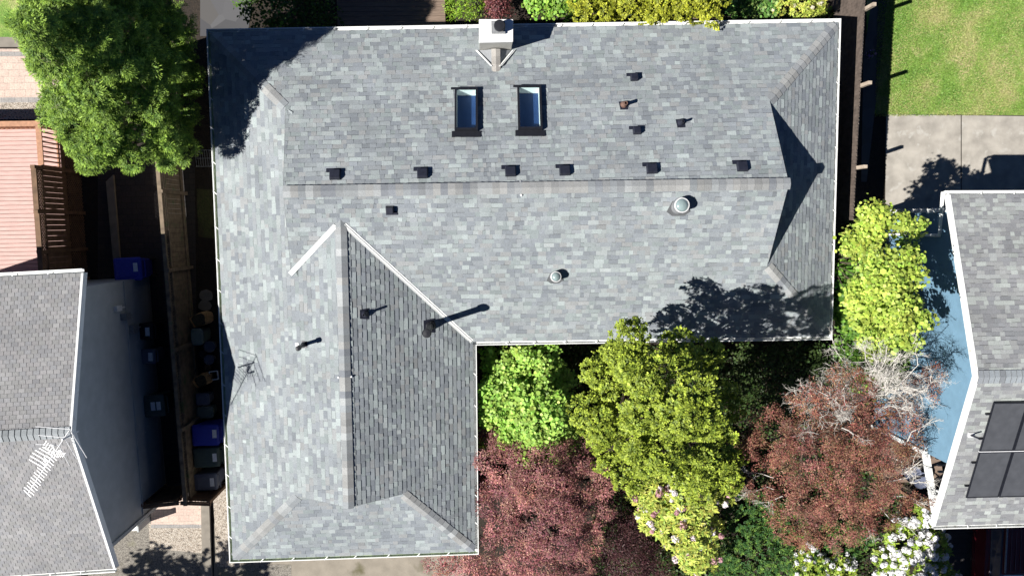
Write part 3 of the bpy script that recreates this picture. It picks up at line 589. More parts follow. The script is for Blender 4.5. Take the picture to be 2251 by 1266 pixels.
while z < 5.3:
    ss = [s for s in np.linspace(0, wlr, 90) if min(zat(pnr, rn0 + wdr * s), zat(psr, rn0 + wdr * s)) - .05 > z + .1]
    if len(ss) > 1:
        p, q = rn0 + wdr * ss[0], rn0 + wdr * ss[-1]; P0 = lambda p_, z_, o: np.array([p_[0], p_[1], z_]) + nr_ * o
        b.face([P0(p, z, .02), P0(q, z, .02), P0(q, z + .16, .006), P0(p, z + .16, .006)]); b.face([P0(p, z, .004), P0(q, z, .004), P0(q, z, .02), P0(p, z, .02)])
    z += .16
b.build('siding_laps', MT['wall_blue'], rwall)
b = MB(); b.beam(np.array([*rs0[:2], 0]) + nr_ * .03, np.array([*rs0[:2], 3.0]) + nr_ * .03, .13, .13); b.build('corner_board', MT['white'], rwall); b = MB(); b.beam(np.array([*rn0[:2], 0]) + nr_ * .03, np.array([*rn0[:2], 4.0]) + nr_ * .03, .12, .12); b.build('corner_board', MT['white'], rwall)
# downspout: gutter corner, gooseneck to the wall, down the wall
b = MB(); gtop = Nc2 + [-.03, .07, -.12]; el = rn0 + wdr * .72 + nr_ * .08; el = np.array([el[0], el[1], 3.2]); b.tube([gtop, gtop - [0, 0, .12], el, np.array([el[0], el[1], .1])], .05, 8); b.build('downspout', MT['white'], rh)
# porch: beam, post, rail, floor, steps
pb0 = np.array([*rs0[:2], 2.95]) + nr_ * .05; pb1 = U(2056, 1128, 2.95)
b = MB(); b.beam(pb0, pb1, .13, .2); b.build('porch_beam', MT['white'], rh)
for k in (.98,):
    b = MB(); p = toward(pb0, pb1, k); b.beam((p[0], p[1], 0), (p[0], p[1], 2.85), .09, .09); b.build('porch_post', MT['rail_brown'], rh)
b = MB(); p = toward(pb0, pb1, .62); b.beam(p, p + np.array([rd[0], rd[1], 0]) * .9 + [0, 0, .25], .08, .1); b.build('porch_brace', MT['white'], rh)
b = MB(); b.prism([pb0, pb1, pb1 + np.array([rd[0], rd[1], 0]) * 2.0, pb0 + np.array([rd[0], rd[1], 0]) * 2.0], 0.02, .3)
b.build('porch_floor', MT['deck_brown'], rh)
b = MB()
for k in range(9):
    p = toward(pb0, pb1, (k + .5) / 9); p = p + np.array([rd[0], rd[1], 0]) * .2; q = p + np.array([rd[0], rd[1], 0]) * 1.4; b.beam((p[0], p[1], 3.12), (q[0], q[1], 3.12), .05, .1)
b.build('soffit_slats', MT['black'], rh)
# vent on right roof
c = RP(2133, 955, psr); b = MB(); b.box(c + [0, 0, .03], (.16, .13, .06)); v = b.build('vent_pipe', MT['alu'], rh, bevel=.01); b = MB(); b.tube([c + [-.02, 0, .05], c + [.0, 0, .30]], .025, 8); b.build('pipe_stub', MT['vent'], v)
# solar array
sp0, sp1, sp2 = RP(2190, 880, psr), RP(2118, 1090, psr), RP(2185, 988, psr)
t3, up3, n3 = plane_frame(psr); exx = np.array([rd[0], rd[1], 0.0]); eyy = (sp1 - sp0); eyy = eyy - exx * (eyy @ exx); Lp = np.linalg.norm(eyy); eyy /= Lp; sx0 = sp1
PWd = 0.0
sp_right = RP(2190, 1089, psr); PWd = float((sp_right - sp1) @ exx); PLn = Lp / 2
k_ = 0
for row in range(2):
    for colm in range(3):
        o = sp0 * 0 + sp1 - eyy * Lp + eyy * (PLn * row) + exx * (PWd * colm) + n3 * .10
        rt_ = thing('solar_panel', ['dark solar panel at the upper left of the array on the right roof', 'dark solar panel cut by the frame edge in the upper row of the right roof', 'dark solar panel beyond the frame in the upper row', 'dark solar panel at the lower left corner of the array on the right roof', 'dark solar panel in the lower row next to the lower left one', 'dark solar panel of the lower row furthest right'][k_], 'solar panel', o, 0, 'solar panels on the right roof'); k_ += 1
        g_ = .014; q = lambda a, e, z: o + exx * a + eyy * e + n3 * z
        b = MB()
        for (a0, a1, e0, e1) in ((g_, PWd - g_, g_, g_ + .03), (g_, PWd - g_, PLn - g_ - .03, PLn - g_), (g_, g_ + .03, g_ + .03, PLn - g_ - .03), (PWd - g_ - .03, PWd - g_, g_ + .03, PLn - g_ - .03)):
            b.hexa([q(a0, e0, -.04), q(a1, e0, -.04), q(a1, e1, -.04), q(a0, e1, -.04)], [q(a0, e0, 0), q(a1, e0, 0), q(a1, e1, 0), q(a0, e1, 0)])
        b.build('frame', MT['black'], rt_)
        b = MB(); b.face([q(g_ + .03, g_ + .03, -.006), q(PWd - g_ - .03, g_ + .03, -.006), q(PWd - g_ - .03, PLn - g_ - .03, -.006), q(g_ + .03, PLn - g_ - .03, -.006)]); b.build('cells', MT['solar'], rt_)
        if colm == 0:
            for e in (.25, .75):
                b = MB(); b.hexa([q(-.08, PLn * e - .02, -.09), q(.02, PLn * e - .02, -.09), q(.02, PLn * e + .02, -.09), q(-.08, PLn * e + .02, -.09)], [q(-.08, PLn * e - .02, -.03), q(.02, PLn * e - .02, -.03), q(.02, PLn * e + .02, -.03), q(-.08, PLn * e + .02, -.03)])
                b.build('clamp', MT['black'], rt_)
        if row == 0:
            b = MB(); b.hexa([q(0, PLn - .012, -.035), q(PWd, PLn - .012, -.035), q(PWd, PLn + .012, -.035), q(0, PLn + .012, -.035)], [q(0, PLn - .012, .004), q(PWd, PLn - .012, .004), q(PWd, PLn + .012, .004), q(0, PLn + .012, .004)]); b.build('rail', MT['alu'], rt_)
# ================================================================== GROUND
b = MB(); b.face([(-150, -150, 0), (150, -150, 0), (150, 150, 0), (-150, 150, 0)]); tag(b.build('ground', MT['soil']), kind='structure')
pxs('lawn', [(1905, -60), (2420, -60), (2420, 256), (1905, 250)], MT['lawn'], .008)
pxs('patio', [(1948, 252), (2112, 254), (2112, 640), (1944, 640)], MT['concrete'], .012)
pxs('patio', [(2114, 254), (2420, 258), (2420, 640), (2114, 640)], MT['concrete'], .012)
pxs('edging_path', [(1920, -20), (1952, -20), (1938, 120), (1905, 400), (1893, 400), (1898, 120)], MT['flag'], .010)
pxs('driveway', [(470, 1150), (1020, 1150), (1020, 1225), (1050, 1400), (470, 1400)], MT['drive'], .006)
pxs('aggregate_path', [(230, 1150), (330, 1130), (442, 1160), (450, 1400), (150, 1400)], MT['aggregate'], .010)
pxs('gravel_strip', [(466, 1060), (530, 1060), (530, 1245), (478, 1245)], MT['gravel'], .012)
pxs('gravel_bed', [(326, 1150), (444, 1155), (447, 1215), (330, 1205)], MT['gravel'], .014)
pxs('aggregate_path', [(478, 1240), (640, 1240), (640, 1400), (478, 1400)], MT['aggregate'], .010)
pxs('side_path', [(215, 340), (470, 340), (476, 1112), (215, 1112)], MT['asphalt'], .006)
pxs('mossy_strip', [(428, 330), (560, 330), (560, 1100), (436, 1100)], MT['soil'], .010)
pxs('moss_bed', [(432, 415), (474, 418), (480, 500), (470, 525), (436, 520)], MT['moss_soil'], .014)
pxs('paver_path', [(-200, 108), (140, 108), (140, 216), (-200, 218)], MT['pavers'], .010)
pxs('paver_path', [(332, 1095), (443, 1093), (444, 1152), (332, 1152)], MT['pavers'], .016)
pxs('paver_border', [(332, 1152), (444, 1152), (445, 1160), (332, 1160)], MT['paver_border'], .018)
pxs('paver_border', [(-200, 216), (140, 214), (140, 225), (-200, 228)], MT['paver_border'], .014)
pxs('paver_border', [(-200, 114), (140, 114), (140, 124), (-200, 124)], MT['paver_border'], .014)
pxs('concrete_path', [(-200, 82), (120, 82), (120, 104), (-200, 104)], MT['kerb'], .010)
pxs('gravel_bed', [(-200, 226), (180, 224), (180, 262), (-200, 264)], MT['gravel'], .010)
pxs('lawn', [(-200, -80), (60, -80), (60, 82), (-200, 82)], MT['lawn'], .006)
pxs('flagstone_path', [(440, -60), (560, -60), (545, 80), (440, 80)], MT['flag'], .008)
pxs('garden_path', [(1840, -60), (1900, -60), (1900, 38), (1840, 30)], MT['kerb'], .008)
pxs('right_drive', [(2085, 1000), (2420, 1000), (2420, 1400), (2085, 1400)], MT['asphalt'], .007)
# raised kerbs
def kerb(pix, h, m=MT['kerb']):
    b = MB(); b.prism([U(x, y, 0)[:2] for x, y in pix], .0, h); tag(b.build('kerb', m), kind='structure')
kerb([(444, 1095), (462, 1095), (472, 1400), (450, 1400)], .11); kerb([(236, 400), (252, 385), (272, 640), (258, 640)], .10)
# grass tufts on the sunny lawn
def bladefield(name, pix, n, hgt, cols, label=None):
    (x0, y0), (x1, y1) = U(*pix[0])[:2], U(*pix[1])[:2]
    P = np.stack([RNG.uniform(min(x0, x1), max(x0, x1), n), RNG.uniform(min(y0, y1), max(y0, y1), n), np.full(n, .006)], 1)
    az = RNG.uniform(0, 6.283, n); w = RNG.uniform(.008, .016, n); h = RNG.uniform(.5, 1, n) * hgt; ln = RNG.uniform(.01, .05, n)
    t = np.stack([np.cos(az), np.sin(az), np.zeros(n)], 1); o = np.stack([-np.sin(az), np.cos(az), np.zeros(n)], 1)
    a = P - t * w[:, None]; e = P + t * w[:, None]; tip = P + o * ln[:, None]; tip[:, 2] += h
    V = np.stack([a, e, tip], 1).reshape(-1, 3); f = np.sin(P[:, 0] * 1.7 + 2 * np.sin(P[:, 1] * 1.1)) + np.sin(P[:, 1] * 2.3 + 1.5 * np.sin(P[:, 0] * 2.9)) + .8 * np.sin(P[:, 0] * 4.1 - P[:, 1] * 3.3) + RNG.normal(0, 1.3, n)
    f = np.clip((f + 1.2) / 3.2, 0, 1)[:, None]; c = (np.array(cols[0]) * (1 - f) + np.array(cols[2]) * f) * RNG.uniform(.7, 1.3, (n, 1))
    return rawmesh(name, V, 3, np.repeat(c, 3, 0), MT['leaf'])
MT['leaf'] = leafmat('leaf', .22); MT['needle'] = leafmat('needle', .12, .55); MT['petal'] = leafmat('petal', .25, .6)
def rawmesh(name, V, k, colr, m, parent=None):
    n = len(V) // k; L = np.array(rootloc(parent)) if parent is not None else np.zeros(3)
    me = bpy.data.meshes.new(name); me.vertices.add(len(V)); me.vertices.foreach_set('co', (V - L).astype(np.float32).ravel())
    me.loops.add(len(V)); me.loops.foreach_set('vertex_index', np.arange(len(V), dtype=np.int32)); me.polygons.add(n)
    me.polygons.foreach_set('loop_start', np.arange(0, len(V), k, dtype=np.int32)); me.update(calc_edges=True)
    at = me.attributes.new('tint', 'FLOAT_COLOR', 'POINT'); at.data.foreach_set('color', np.concatenate([np.clip(colr, 0.003, .95), np.ones((len(V), 1))], 1).astype(np.float32).ravel())
    me.materials.append(m); o = bpy.data.objects.new(name, me); COL.objects.link(o)
    if parent is not None: o.parent = parent
    return o
tag(bladefield('grass', [(1930, -30), (2300, 252)], 60000, .05, [(.17, .30, .05), (.24, .34, .07), (.36, .36, .14), (.13, .26, .04)]), kind='stuff')
# ================================================================== FOLIAGE
T_OVAL = np.array([(0, -.5, 0), (.36, -.18, .06), (.33, .22, .05), (0, .5, -.04), (-.33, .22, .05), (-.36, -.18, .06)])
T_ROUND = np.array([(0, -.48, 0), (.42, -.22, .07), (.42, .24, .07), (0, .46, 0), (-.42, .24, .07), (-.42, -.22, .07)])
T_LONG = np.array([(0, -.5, 0), (.15, -.05, .03), (.11, .28, .02), (0, .5, -.06), (-.11, .28, .02), (-.15, -.05, .03)])
T_NEED = np.array([(-.13, -.5, 0), (.13, -.5, 0), (.10, .25, .0), (0, .5, -.03), (-.10, .25, 0)])
def norm(a): return a / np.maximum(np.linalg.norm(a, axis=-1, keepdims=True), 1e-9)
def leafverts(P, nrm, tip, size, T, aspect=1.0):
    nrm = norm(nrm); tip = norm(tip - nrm * np.sum(tip * nrm, 1, keepdims=True)); x = np.cross(tip, nrm)
    s = size[:, None, None]
    V = P[:, None] + s * (x[:, None] * T[None, :, 0:1] * aspect + tip[:, None] * T[None, :, 1:2] + nrm[:, None] * T[None, :, 2:3])
    return V.reshape(-1, 3)
def lobepts(lobes, n, up=-.35, rmin=.82, rmax=1.05, bump=.12):
    """points on the outside of a set of ellipsoids (centre, rx, rz), thinned where they fall inside another one"""
    c = np.array([l[0] for l in lobes]); rx = np.array([l[1] for l in lobes]); rz = np.array([l[2] for l in lobes])
    pr = (rx * rx + rx * rz); idx = RNG.choice(len(lobes), n, p=pr / pr.sum()); d = norm(RNG.normal(size=(n, 3)))
    d[:, 2] = np.where(d[:, 2] < up, -d[:, 2], d[:, 2])
    ph = RNG.uniform(0, 6.28, 6); wob = 1 + bump * (np.sin(d[:, 0] * 7 + ph[idx % 6]) * np.sin(d[:, 1] * 6 + ph[(idx + 2) % 6]) + .6 * np.sin(d[:, 2] * 9 + ph[(idx + 1) % 6] + d[:, 0] * 5))
    r = RNG.uniform(rmin, rmax, n) * wob; R = np.stack([rx[idx], rx[idx], rz[idx]], 1); P = c[idx] + d * R * r[:, None]
    inside = np.zeros(n, bool)
    for i in range(len(lobes)):
        q = (P - c[i]) / np.array([rx[i], rx[i], rz[i]]); inside |= (np.sum(q * q, 1) < .55) & (idx != i)
    k = ~inside; return P[k], norm(d[k] / R[k]), idx[k]
def LB(lst, flat=.7):                    # (px, py, radius px, z[, flat]) -> lobes in metres
    out = []
    for l in lst:
        r = l[2] * (H - l[3]) / F; f = l[4] if len(l) > 4 else flat; out.append((U(l[0], l[1], l[3] - r * f * .45), r, r * f))
    return out
def pads(lobes, n, r, flat=.8, up=-.1, rmin=.8, rmax=1.0, sep=1.35):
    P, N, _ = lobepts(lobes, n * 8, up=up, rmin=rmin, rmax=rmax); out = []
    for p in P:                          # keep the clumps apart so gaps stay open
        if all(np.linalg.norm((p - q[0]) * [1, 1, .7]) > r * sep for q in out):
            k = r * float(np.exp(RNG.normal(0, .22))); out.append((p, k, k * flat))
        if len(out) >= n: break
    return out
def tintvar(base, n, amt=.25, alt=None, palt=.2):
    c = np.array(base)[None] * np.exp(RNG.normal(0, amt, (n, 1))); c = c * np.exp(RNG.normal(0, .07, (n, 3)))
    if alt is not None:
        k = RNG.random(n) < palt; c[k] = np.array(alt)[None] * np.exp(RNG.normal(0, amt, (k.sum(), 1)))
    return c
def clustered(P, N, per, spread, flat=.6):
    n = len(P); off = RNG.normal(size=(n, per, 3)) * spread; off[..., 2] *= flat
    Q = (P[:, None] + off).reshape(-1, 3); return Q, np.repeat(N, per, 0), off.reshape(-1, 3)
def limbs(root, base, lobes, r0, name='trunk', m=None, twist=.15, sub=2):
    b = MB(); base = np.array(base); cs = np.array([l[0] for l in lobes]); top = cs.mean(0); top[2] = max(.35, cs[:, 2].min() * .45); fork = base + (top - base) * np.array([.35, .35, 1.0]); fork[2] = top[2]
    b.tube([base - [0, 0, .1], base + (fork - base) * .5 + RNG.normal(0, .04, 3) * [1, 1, 0], fork], [r0 * 1.25, r0, r0 * .8], 8)
    for l in lobes:
        mid = fork + (l[0] - fork) * .5 + RNG.normal(0, twist * l[1], 3); mid[2] += .1; end = l[0] + np.array([0, 0, l[2] * .3]); b.tube([fork, mid, end], [r0 * .6, r0 * .4, r0 * .16], 6)
        for _ in range(sub):
            a = mid + (end - mid) * RNG.uniform(.1, .9); d = norm(RNG.normal(size=3)) * [1, 1, .5]; d[2] = abs(d[2]); b.tube([a, a + d * l[1] * .5, a + d * l[1] * .85 + [0, 0, .08]], [r0 * .22, r0 * .15, r0 * .05], 5)
    return b.build(name, m or MT['bark'], root)
def crown_center(lobes, pull=.15):
    c = np.mean([l[0] for l in lobes], 0); return np.array([c[0], c[1], 0.0])
def broadleaf(name, label, cat, lobes, n, per, size, spread, col, alt=None, palt=.2, T=T_ROUND, up=.55, amt=.22, base=None, group=None, inner=.25, r0=.08, m='leaf', lobetone=.0, up_lim=-.3, hang=0.0, pad=None):
    base = crown_center(lobes) if base is None else np.array(base); root = thing(name, label, cat, base, 0, group); limbs(root, base, lobes, r0)
    if pad: lobes = pads(lobes, *pad)
    P, N, idx = lobepts(lobes, n, up=up_lim); P2, N2, id2 = lobepts(lobes, int(n * inner), rmin=.45, rmax=.8, up=up_lim)
    P, N, idx = np.concatenate([P, P2]), np.concatenate([N, N2]), np.concatenate([idx, id2])
    Q, NN, off = clustered(P, N, per, spread); k = len(Q); nn = norm(NN * (1 - up) + np.array([0, 0, up]) + RNG.normal(0, .35, (k, 3))); nn[:, 2] = np.abs(nn[:, 2]) + .05
    tip = norm(off + NN * .05 + RNG.normal(0, .02, (k, 3))) - np.array([0, 0, hang]); sz = size * np.exp(RNG.normal(0, .25, k)); V = leafverts(Q, nn, tip, sz, T)
    ct = tintvar(col, k, amt, alt, palt); cl = np.repeat(np.exp(RNG.normal(0, .15, (len(P), 1))), per, 0); lt = np.exp(RNG.normal(0, lobetone, (len(lobes), 1)) + RNG.normal(0, lobetone * .25, (len(lobes), 3)))[np.repeat(idx, per)]
    rawmesh('crown', V, len(T), np.repeat(ct * cl * lt, len(T), 0), MT[m], root); return root
def fans(name, label, cat, lobes, nf, blades, fr, col, tipcol, base=None, group=None, r0=.1, inner=.3, bump=.18, up=.3, pad=None, T=T_OVAL, asp=.75, bs=.42, xmax=None):
    """hinoki-like crown: fan-shaped sprays of short blunt blades"""
    base = crown_center(lobes) if base is None else np.array(base); root = thing(name, label, cat, base, 0, group); limbs(root, base, lobes, r0)
    if pad: lobes = pads(lobes, *pad)
    P, N, idx = lobepts(lobes, nf, bump=bump, rmin=.88, rmax=1.06); P2, N2, i2 = lobepts(lobes, int(nf * inner), rmin=.5, rmax=.85); P, N = np.concatenate([P, P2]), np.concatenate([N, N2]); n = len(P)
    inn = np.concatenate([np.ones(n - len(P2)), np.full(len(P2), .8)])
    if xmax is not None: kk = P[:, 0] < xmax; P, N, inn = P[kk], N[kk], inn[kk]; n = len(P)
    fn = norm(N * .5 + np.array([0, 0, .55]) + RNG.normal(0, .3, (n, 3))); out = N + RNG.normal(0, .45, (n, 3)); out = norm(out - fn * np.sum(out * fn, 1, keepdims=True)); sd = np.cross(fn, out)
    ang = RNG.uniform(-1.25, 1.25, (n, blades)); rr = np.sqrt(RNG.uniform(.05, 1, (n, blades))); fs = fr * np.exp(RNG.normal(0, .25, (n, 1)))
    dirv = out[:, None] * np.cos(ang)[..., None] + sd[:, None] * np.sin(ang)[..., None]
    Q = P[:, None] + dirv * (rr * fs)[..., None] - fn[:, None] * (.25 * (rr ** 2) * fs)[..., None] + RNG.normal(0, .012, (n, blades, 3)); k = n * blades
    bn = norm(np.repeat(fn, blades, 0) + RNG.normal(0, .35, (k, 3))); V = leafverts(Q.reshape(-1, 3), bn, dirv.reshape(-1, 3), (fr * bs * np.exp(RNG.normal(0, .2, k))), T, asp)
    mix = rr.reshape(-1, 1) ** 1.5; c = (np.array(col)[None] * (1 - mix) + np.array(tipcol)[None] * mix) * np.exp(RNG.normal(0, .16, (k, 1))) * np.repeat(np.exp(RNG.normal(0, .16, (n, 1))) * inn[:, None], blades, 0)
    rawmesh('crown', V, len(T), np.repeat(c, len(T), 0), MT['needle'], root); return root
def rhodo(name, label, cat, lobes, nw, col, fl_n, fl_cols, leaf=.15, flr=.075, group=None, alt=None, base=None):
    base = crown_center(lobes) if base is None else np.array(base); root = thing(name, label, cat, base, 0, group); limbs(root, base, lobes, .05)
    P, N, _ = lobepts(lobes, nw); n = len(P); per = 9; ax = norm(N * .6 + np.array([0, 0, .7]) + RNG.normal(0, .25, (n, 3))); e1 = norm(np.cross(ax, RNG.normal(size=(n, 3)))); e2 = np.cross(ax, e1)
    a = np.linspace(0, 6.283, per, endpoint=False)[None] + RNG.normal(0, .2, (n, per)); d = e1[:, None] * np.cos(a)[..., None] + e2[:, None] * np.sin(a)[..., None]
    L = leaf * np.exp(RNG.normal(0, .2, (n, per))); dirv = norm(d + ax[:, None] * RNG.uniform(-.1, .45, (n, per, 1))); Q = P[:, None] + dirv * (L * .55)[..., None]
    nn = ax[:, None] + RNG.normal(0, .2, (n, per, 3)) - d * .15; k = n * per; V = leafverts(Q.reshape(-1, 3), nn.reshape(-1, 3), dirv.reshape(-1, 3), L.ravel(), T_LONG, 1.15)
    c = tintvar(col, k, .18, alt, .15) * np.repeat(np.exp(RNG.normal(0, .18, (n, 1))), per, 0); rawmesh('foliage', V, 6, np.repeat(c, 6, 0), MT['leaf'], root)
    # trusses of petals
    P, N, _ = lobepts(lobes, fl_n * 3); P, N = P[:fl_n], N[:fl_n]; P = P + N * .06; n = len(P); per = 42; d = norm(RNG.normal(size=(n, per, 3))); d[..., 2] = np.abs(d[..., 2]) * 1.0 - .1
    sz = flr * np.exp(RNG.normal(0, .25, (n, 1, 1))); Q = (P[:, None] + d * sz).reshape(-1, 3); k = n * per; V = leafverts(Q, d.reshape(-1, 3) + RNG.normal(0, .5, (k, 3)), RNG.normal(size=(k, 3)), flr * .85 * np.exp(RNG.normal(0, .2, k)), T_ROUND)
    cc = np.array(fl_cols)[RNG.integers(0, len(fl_cols), n)]; c = np.repeat(cc, per, 0) * np.exp(RNG.normal(0, .08, (k, 1))); rawmesh('blossom', V, 6, np.repeat(c, 6, 0), MT['petal'], root); return root
def twiggy(b, p, d, L, r, depth, spread=.55, grav=0.0, n=3):
    p = np.array(p); d = norm(np.array(d)); m = p + d * L * .5 + RNG.normal(0, .06 * L, 3); e = p + d * L + RNG.normal(0, .12 * L, 3); b.tube([p, m, e], [r, r * .8, r * .55], 4 if depth < 3 else 6, cap=False)
    if depth <= 0: return
    for k in range(n if depth > 1 else n + 1):
        t = RNG.uniform(.35, 1.0); q = p + (e - p) * t if t < .97 else e; nd = norm(d + RNG.normal(0, spread, 3) + np.array([0, 0, grav])); twiggy(b, q, nd, L * RNG.uniform(.45, .8), r * .58, depth - 1, spread, grav, n)

# ---- the big conifer at the upper left
CN = LB([(72, 66, 26, 7.5), (120, 110, 46, 6.7), (190, 60, 60, 6.3), (135, 20, 42, 6.6), (168, 195, 50, 5.6), (250, 130, 84, 5.5), (150, 260, 24, 5.1), (225, 280, 56, 5.0), (310, 225, 74, 4.7), (300, 318, 42, 4.6), (365, 300, 34, 4.2), (372, 180, 42, 4.0), (300, 60, 64, 4.9), (360, 90, 32, 3.8), (250, 10, 64, 5.5), (215, 335, 26, 4.5), (400, 250, 22, 3.7), (270, 345, 24, 4.5), (330, -10, 50, 4.4), (400, 150, 34, 2.4), (412, 250, 26, 2.2), (385, 325, 28, 2.6), (395, 60, 34, 2.6), (200, -60, 64, 5.5), (300, -55, 64, 4.8), (100, -50, 54, 6.0), (380, -30, 40, 4.0)], .85)
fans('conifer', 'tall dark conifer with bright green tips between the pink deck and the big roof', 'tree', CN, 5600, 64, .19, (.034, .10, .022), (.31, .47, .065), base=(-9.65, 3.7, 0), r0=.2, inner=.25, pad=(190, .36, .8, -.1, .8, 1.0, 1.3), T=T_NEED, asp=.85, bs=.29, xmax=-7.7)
# ---- courtyard trees
broadleaf('broadleaf_tree', 'bright green round-leaved tree in the corner of the roof', 'tree', LB([(1110, 815, 52, 2.0), (1175, 800, 48, 2.2), (1225, 850, 40, 1.7), (1105, 880, 50, 2.3), (1180, 900, 62, 2.7), (1145, 960, 50, 2.4), (1225, 955, 42, 2.0), (1085, 960, 30, 2.0)], .75), 1500, 7, .088, .075, (.31, .50, .09), (.38, .55, .11), .25, r0=.07, lobetone=.08, pad=(80, .25, .7))
GC = LB([(1400, 780, 40, 5.9), (1345, 830, 56, 5.2), (1420, 850, 62, 7.0), (1462, 800, 44, 6.8), (1328, 910, 52, 4.7), (1420, 940, 68, 6.5), (1505, 885, 54, 7.3), (1550, 950, 54, 5.0), (1480, 1005, 64, 5.4), (1375, 990, 50, 4.4), (1550, 1030, 54, 4.2), (1595, 1000, 32, 3.6), (1335, 965, 45, 4.2), (1535, 800, 38, 4.4), (1585, 880, 40, 3.6), (1510, 770, 30, 5.6), (1490, 840, 44, 7.2), (1455, 885, 48, 7.3)], .9)
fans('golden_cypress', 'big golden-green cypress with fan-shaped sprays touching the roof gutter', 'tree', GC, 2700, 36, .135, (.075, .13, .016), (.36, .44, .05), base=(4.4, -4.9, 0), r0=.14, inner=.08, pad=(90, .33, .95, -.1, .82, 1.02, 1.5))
broadleaf('red_maple', 'dusky pink-red maple beside the front corner of the big roof', 'tree', LB([(1105, 1015, 48, 2.6, .45), (1265, 1000, 30, 2.4, .5), (1180, 1055, 75, 3.2, .42), (1285, 1060, 50, 2.9, .42), (1100, 1110, 58, 2.5, .4), (1205, 1150, 80, 3.3, .42), (1290, 1130, 46, 2.8, .42), (1100, 1195, 48, 2.4, .4), (1180, 1240, 68, 2.9, .42), (1285, 1195, 40, 2.5, .42), (1065, 950, 18, 2.2, .6), (985, 1258, 48, 2.0, .4), (1060, 1260, 50, 2.2, .4), (1270, 1270, 50, 2.3, .4)]), 2700, 18, .058, .065, (.30, .122, .125), (.38, .22, .15), .25, T=T_LONG, up=.6, r0=.09, lobetone=.16, inner=.2, pad=(110, .28, .6, -.1, .75, 1.0, 1.4))
broadleaf('purple_maple', 'dark purple low maple in the shade beside the pink-red maple', 'tree', LB([(1345, 1185, 48, 1.9, .5), (1380, 1240, 52, 1.8, .5), (1325, 1262, 50, 1.8, .5), (1390, 1160, 36, 1.6, .5), (1345, 1120, 30, 1.6, .5), (1365, 1070, 26, 1.4, .5), (1420, 1215, 34, 1.5, .5), (1440, 1262, 34, 1.5, .5)]), 1100, 15, .055, .08, (.075, .03, .034), (.15, .08, .075), .2, T=T_LONG, r0=.05, inner=.2)
rhodo('rhododendron', 'yellow-green rhododendron with pale pink flower heads below the golden cypress', 'shrub', LB([(1435, 1080, 50, 2.2), (1515, 1090, 62, 2.4), (1500, 1155, 60, 2.3), (1590, 1082, 26, 2.0), (1535, 1215, 46, 1.9), (1435, 1140, 36, 2.0), (1560, 1160, 30, 1.9)], .8), 950, (.46, .52, .10), 60, [(.85, .74, .77), (.90, .84, .85), (.58, .34, .37), (.86, .80, .80)], leaf=.13, flr=.08, alt=(.22, .32, .06))
MR = LB([(1690, 965, 66, 4.1, .5), (1675, 1040, 56, 3.9, .5), (1790, 905, 58, 4.7, .5), (1865, 850, 44, 4.8, .5), (1790, 985, 80, 4.9, .5), (1880, 950, 72, 4.7, .5), (1800, 1065, 84, 4.7, .5), (1895, 1050, 72, 4.3, .5), (1980, 985, 36, 4.1, .5), (1755, 1125, 62, 4.0, .5), (1850, 1140, 60, 3.8, .5), (1950, 1105, 44, 3.6, .5), (2030, 850, 34, 4.6, .5), (1985, 900, 34, 4.6, .5), (1750, 1170, 30, 3.4, .5), (2025, 1090, 26, 3.5, .6)])
broadleaf('rust_maple', 'rust-red fine-leaved maple with bare branches between the cypress and the solar roof', 'tree', MR, 2300, 18, .050, .065, (.255, .098, .078), (.31, .19, .11), .32, T=T_LONG, up=.55, r0=.11, lobetone=.2, inner=.25, pad=(150, .27, .6, -.1, .8, 1.0, 1.45))
# bare grey branches reaching out of the maple
bt_ = thing('bare_tree', 'leafless grey-white tree with tangled twigs behind the rust-red maple', 'tree', U(1850, 860, 0)); b = MB(); b0 = np.array(U(1880, 900, 0)); hub = np.array(U(1910, 870, 3.2)); b.tube([b0, (b0 + hub) / 2 + [.05, 0, 0], hub], [.09, .07, .06], 8); b.build('trunk', MT['bark'], bt_); b = MB()
for (x, y, z) in ((1750, 890, 4.6), (1800, 905, 4.9), (1845, 890, 5.0), (1770, 925, 4.8), (1830, 840, 4.4), (1740, 850, 3.8), (1870, 930, 5.2), (1965, 800, 5.8), (1990, 850, 5.9), (1950, 760, 5.6), (2020, 800, 5.8), (1900, 760, 5.5), (1850, 800, 4.6), (1820, 870, 4.9), (1790, 850, 4.4), (2060, 830, 5.6), (1960, 830, 6.0), (1830, 760, 4.0), (2000, 760, 5.4), (1990, 900, 5.9), (1775, 880, 4.6), (1930, 790, 5.8), (1980, 775, 5.5), (2040, 860, 5.7)):
    t = np.array(U(x, y, z)); md = hub + (t - hub) * .45 + RNG.normal(0, .14, 3); q1 = md + (t - md) * .5 + RNG.normal(0, .08, 3); b.tube([hub, md, q1, t], [.03, .019, .013, .007], 6)
    for k in range(8): q = md + (t - md) * RNG.uniform(.1, 1); twiggy(b, q, norm(t - hub) * .8 + RNG.normal(0, .55, 3), RNG.uniform(.22, .42), .0085, 3, .75, .02, 3)
b.build('branches', MT['greytwig'], bt_)
mr_root = [o for o in COL.objects if o.name.startswith('rust_maple')][0]
